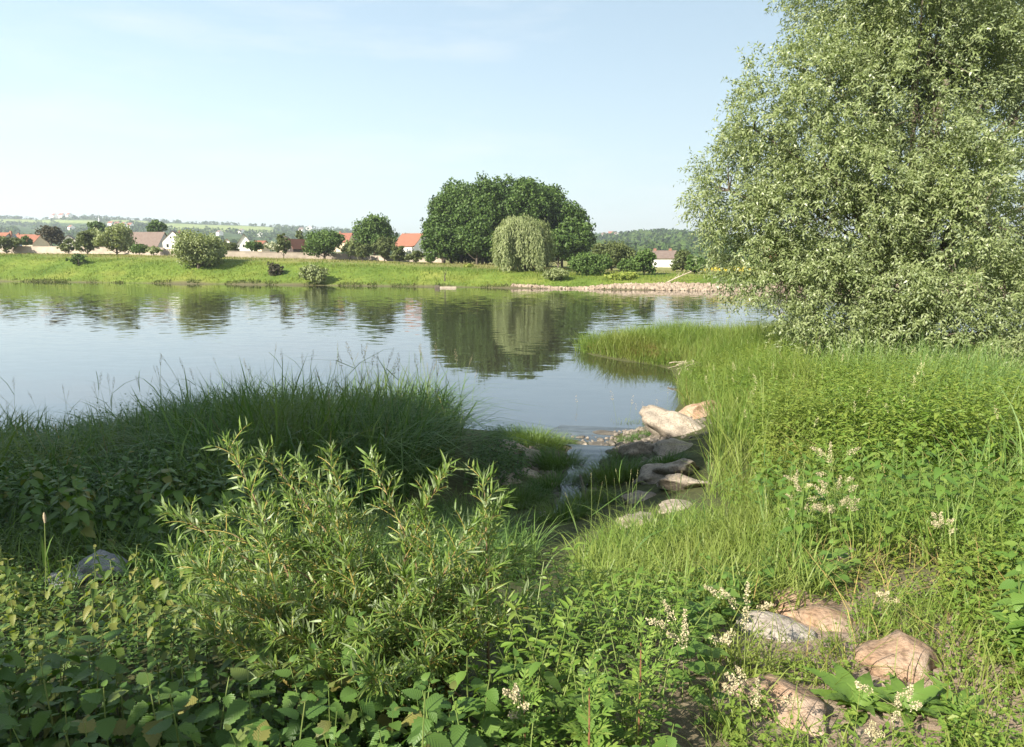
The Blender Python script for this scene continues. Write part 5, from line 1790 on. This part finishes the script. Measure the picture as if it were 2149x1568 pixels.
for px, py, Y in tips:
    e = WY(px, py, Y)
    b0 = base + [rng.normal(0, .14), rng.normal(0, .10), -.03]
    gz = float(zn(e[0], e[1]))
    midp = b0 + (e - b0) * [.38, .38, .62] + [rng.normal(0, .03), rng.normal(0, .03), 0]
    Pd = bez(b0, midp, e, 60)
    MB().add(*tube(Pd[::6], np.linspace(.0085, .0018, 10), 6)).build('stem', shr_bark if py < 1150 and px % 2 else shr_stem, root)
    L_ = np.linalg.norm(e - b0)
    for q in range(int(20 + L_ * 12)):
        f = .25 + .75 * (q + rng.random()) / (20 + L_ * 12)
        c = Pd[min(59, int(f * 59))]
        a = q * 2.4 + rng.normal(0, .4)
        tg = nrm((Pd[min(59, int(f * 59) + 1)] - Pd[max(0, int(f * 59) - 1)])[None])[0]
        out = np.array([math.cos(a), math.sin(a), .1])
        d = nrm((out * .85 + tg * .9)[None])[0]
        sl = rng.uniform(.07, .20) * (1.1 - .5 * f)
        tipq = c + d * sl + [0, 0, -.012]
        sp = bez(c, c + d * sl * .5 + [0, 0, .01], tipq, 9)
        tw.add(*tube(sp[::2], np.linspace(.0016, .0008, 5), 3))
        nl = int(7 + sl * 75)
        for k in range(nl):
            g_ = (k + .6) / nl
            cc = sp[min(8, int(g_ * 8.99))] + rng.normal(0, .003, 3)
            aa = k * 2.4 + a
            dd = nrm((d * .75 + nrm(np.cross(d, [math.cos(aa), math.sin(aa), .4])[None])[0] * .75 + np.array([0, 0, .12]))[None])[0]
            lp.append(cc)
            ld.append(dd)
            ls_.append(rng.uniform(.032, .08) * (1 if g_ < .75 else .75))
    # terminal leaves
    for k in range(9):
        a = k * 2.4
        dd = nrm((tg * 1.1 + np.array([math.cos(a), math.sin(a), .2]) * .7)[None])[0]
        lp.append(Pd[-1 - k % 4])
        ld.append(dd)
        ls_.append(rng.uniform(.05, .095))
tw.build('twigs', shr_stem, root)
lp, ld, ls_ = np.array(lp), np.array(ld), np.array(ls_)
dist = np.linalg.norm(lp - [0, 0, EYE], axis=1)
score = ls_ / dist
top_ = np.argsort(-score)[:290]
rest = np.setdiff1d(np.arange(len(lp)), top_)
ms = [leafobj_mesh('leaf', T, shr_leaf, w_) for T, w_ in ((LN[0], .45), (LN[1], .45), (LN[0], .55))]
inv = Matrix.Translation(-root.location)
for j in top_:
    o = link('leaf', ms[int(rng.integers(0, 3))], root)
    o.matrix_basis = frame(lp[j], ld[j], rng.normal(0, .6, 3) + [0, 0, .9], ls_[j])
nn = rng.normal(0, .6, (len(rest), 3)) + [0, 0, .9]
V, Fs = stamp(LANCE[0], LANCE[1], basis(ld[rest], nn), lp[rest], np.stack([ls_[rest] * .125, ls_[rest], ls_[rest]], -1))
o = MB().add(V, *Fs).build('foliage', shr_leaf, root)
o['kind'] = 'stuff'

# ------------------------------------------------------------------ single plants of the right foreground
def at_px(px, py):
    return onground(px, py)

# mugwort
mug = leafmat('mugwort_leaf', [(.10, .18, .03), (.14, .22, .04), (.20, .26, .06)], .35, .5, under=(.2, .24, .15))
red_stem = plain('red_brown_stem', (.16, .075, .04), (.20, .10, .05), 9, .7)
def feather():
    m = MB()
    T = []
    for k, (y_, a, l_) in enumerate([(.25, .9, .4), (.25, -.9, .4), (.48, .75, .42), (.48, -.75, .42), (.68, .6, .34), (.68, -.6, .34), (.55, 0, .5)]):
        d = np.array([[math.sin(a), math.cos(a), .0]])
        V_, Fs = stamp(LANCE[0], LANCE[1], basis(d, np.array([[0, 0, 1.0]])), np.array([[0, y_ if a else .5, -.1 * y_]]), np.array([[.10, l_, l_]]))
        m.add(V_, *Fs)
    V_, Fs = stamp(LANCE[0], LANCE[1], basis(np.array([[0, 1.0, 0]]), np.array([[0, 0, 1.0]])), np.zeros((1, 3)), np.array([[.05, .7, .7]]))
    m.add(V_, *Fs)
    return m.mesh('leaf', mug)
fe = feather()
def mugwort(label, px, toppy, Y, h):
    e = WY(px, toppy, Y)
    b0 = np.array([e[0], Y + .02, e[2] - h])
    b0[2] = float(zn(b0[0], b0[1])) - .02
    r = thing('mugwort', label, 'plant', b0, 'mugwort plants in the foreground')
    Pd = bez(b0, (b0 + e) / 2 + [.01, 0, 0], e, 40)
    MB().add(*tube(Pd[::4], np.linspace(.005, .002, 10), 5)).build('stem', red_stem, r)
    n_ = 34
    for k in range(n_):
        f = .18 + .82 * k / (n_ - 1)
        a = k * 2.4
        d = np.array([math.cos(a), math.sin(a), .35 + 1.0 * f ** 3])
        o = link('leaf', fe, r)
        s = .10 * (1.15 - .55 * f ** 2)
        o.matrix_basis = frame(Pd[min(39, int(f * 39))], d, np.array([0, 0, 1.0]) + rng.normal(0, .2, 3), s)
mugwort('tall mugwort with a red brown stem, right of the pale flower heads at the bottom', 1345, 1325, 2.05, .6)
mugwort('shorter mugwort at the bottom, left of the taller red stemmed one', 1236, 1420, 1.85, .5)
mugwort('grey leaved mugwort tip beside the pale flower heads at the bottom', 1098, 1440, 1.95, .45)

# dock and other big leaves
dock = veined(leafmat('dock_leaf', [(.10, .175, .03), (.13, .21, .04)], .35, .45, spec=.4), 18)
DK = serrate(14, .19, .05, .75, .25, .55, 1.0, 0, .018)
DKm = [leafobj_mesh('leaf', DK, dock), leafobj_mesh('leaf', serrate(14, .22, .06, .8, .15, .8, 1.0, 0, .022), dock)]
def rosette(label, px, py, n_, L0, up=.9, name='dock_plant', ms_=DKm):
    p_ = at_px(px, py)
    r = thing(name, label, 'plant', p_)
    for k in range(n_):
        a = k * 2.4 + rng.normal(0, .2)
        d = np.array([math.cos(a), math.sin(a), up * 1.7 * rng.uniform(.5, 1.3)])
        o = link('leaf', ms_[k % len(ms_)], r)
        o.matrix_basis = frame(p_ + d * [.015, .015, 0], d, np.array([0, 0, 1.0]) - d * .2, L0 * rng.uniform(.65, 1.15))
rosette('broad dock with long wavy leaves between the orange boulder and the pink boulder', 1800, 1490, 15, .17)
rosette('dock with upright leaves at the lower right before the orange boulder', 1905, 1500, 14, .16, 1.2)
rosette('small dock with yellowing leaves right of the big dock', 2010, 1500, 9, .13, .8)
rosette('upright dock leaves above the sandy pink slab', 1575, 1225, 7, .17, 1.4)
rosette('pale leaved dock standing at the centre of the right thicket', 1660, 1230, 10, .2, 1.3)
rosette('dock with big pale leaves below the cream flower cluster', 1725, 1110, 12, .3, 1.1)
rosette('coltsfoot leaf cluster at the left edge by the low grey stone', 60, 1260, 6, .17, 1.0, 'coltsfoot', [leafobj_mesh('leaf', serrate(8, .45, .06, .6, .1, .3), n_dark)])

# cream flower spikes
cream = plain('cream_flower', (.30, .26, .15), (.40, .35, .23), 30, .9)
def flower_plume(label, px, toppy, basepx, basepy, heads, hl, group='cream flower spikes of the foreground', name='flower_spike', wid=.018, Y=None):
    p_ = at_px(basepx, basepy) if Y is None else WY(basepx, basepy, Y)
    if Y is not None:
        p_[2] = float(zn(p_[0], p_[1]))
    e = WY(px, toppy, p_[1] - .02)
    r = thing(name, label, 'plant', p_, group)
    Pd = bez(p_, p_ + (e - p_) * [.2, .2, .6], e, 30)
    MB().add(*tube(Pd[::3], np.linspace(.0025, .0012, 10), 4)).build('stem', green_stem, r)
    for q in range(heads):
        if q == 0:
            c, d, l_ = e - [0, 0, hl * .6], np.array([0, 0, 1.0]), hl
        else:
            a = q * 2.4 + rng.uniform(0, 1)
            d = nrm(np.array([[math.cos(a), math.sin(a) * .6, rng.uniform(.1, .8)]]))[0]
            c0 = Pd[max(10, 28 - q * 2)]
            c = c0 + d * hl * rng.uniform(.3, .9)
            l_ = hl * rng.uniform(.35, .6)
            MB().add(*tube([c0, c + d * l_ * .3], [.0012, .0008], 3)).build('stalk', green_stem, r)
        nf = int(60 + 900 * l_)
        k = rng.random(nf)
        pos = c + d * (k * l_)[:, None] + nrm(rng.normal(0, 1, (nf, 3))) * (wid * (1.05 - k) ** .6 * rng.uniform(.4, 1, nf))[:, None]
        s = rng.uniform(.005, .010, nf)
        V_, Fs = stamp(KITE[0], KITE[1], basis(rng.normal(0, 1, (nf, 3)), rng.normal(0, 1, (nf, 3))), pos, np.stack([s * .8, s, s], -1))
        MB().add(V_, *Fs).build('flower_head', cream, r)
flower_plume('tall cream flower spike standing before the whitish slab', 1567, 1262, 1560, 1440, 5, .20, wid=.022)
flower_plume('cream flower spike left of the tall one, before the round leaved herbs', 1436, 1310, 1432, 1475, 5, .15, wid=.020)
flower_plume('cream flower spike at the left edge of the pink boulder', 1588, 1450, 1575, 1540, 5, .11, wid=.018)
flower_plume('cream flower spike at the bottom before the dock leaves', 1882, 1478, 1872, 1566, 4, .11, wid=.022)
flower_plume('drooping cream flower heads at the bottom near the mugwort', 1082, 1448, 1110, 1540, 5, .045, Y=1.95)
flower_plume('low cream flower tuft at the bottom edge right of the pink boulder', 1835, 1540, 1835, 1567, 4, .035)
flower_plume('big cream flower plume spreading over the right thicket', 1742, 945, 1752, 1150, 22, .16, wid=.028)
flower_plume('second cream plume at the left of the big one', 1672, 1000, 1690, 1150, 10, .13, wid=.022)
flower_plume('pinkish cream plume in the herbs at the right, below the slope grass', 1975, 1085, 1985, 1200, 6, .08, wid=.02)
flower_plume('small cream tuft left of the orange boulder', 1862, 1250, 1862, 1330, 4, .05)
# plantain stalk at the left
p_ = at_px(95, 1275)
e = WY(93, 1082, p_[1])
r = thing('plantain_stalk', 'single tall stalk with a brown head at the far left before the dark nettles', 'plant', p_)
MB().add(*tube(bez(p_, (p_ + e) / 2 + [.01, 0, 0], e, 8), np.linspace(.004, .003, 8), 5)).build('stem', green_stem, r)
MB().add(*tube([e - [0, 0, .05], e - [0, 0, .02], e, e + [0, 0, .02]], [.006, .010, .009, .003], 7)).build('head', dead_head, r)
for k in range(2):
    m = MB()
    blades(m, np.array([p_ + (e - p_) * .45]), np.array([.22]), np.array([.02]), .3, .2)
    m.build('leaf', g_bank, r)

# ------------------------------------------------------------------ summer haze over the whole valley
hz, N, L, P = newmat('haze')
N.remove(P)
pv = N.new('ShaderNodeVolumePrincipled')
pv.inputs['Color'].default_value = (.80, .88, 1.0, 1)
pv.inputs['Density'].default_value = .0002
pv.inputs['Anisotropy'].default_value = .2
L.new(pv.outputs[0], N['Material Output'].inputs['Volume'])
m = MB()
boxmesh(m, -4600, 4600, -140, 4600, -40, 260)
tag(m.build('haze', hz), kind='stuff')
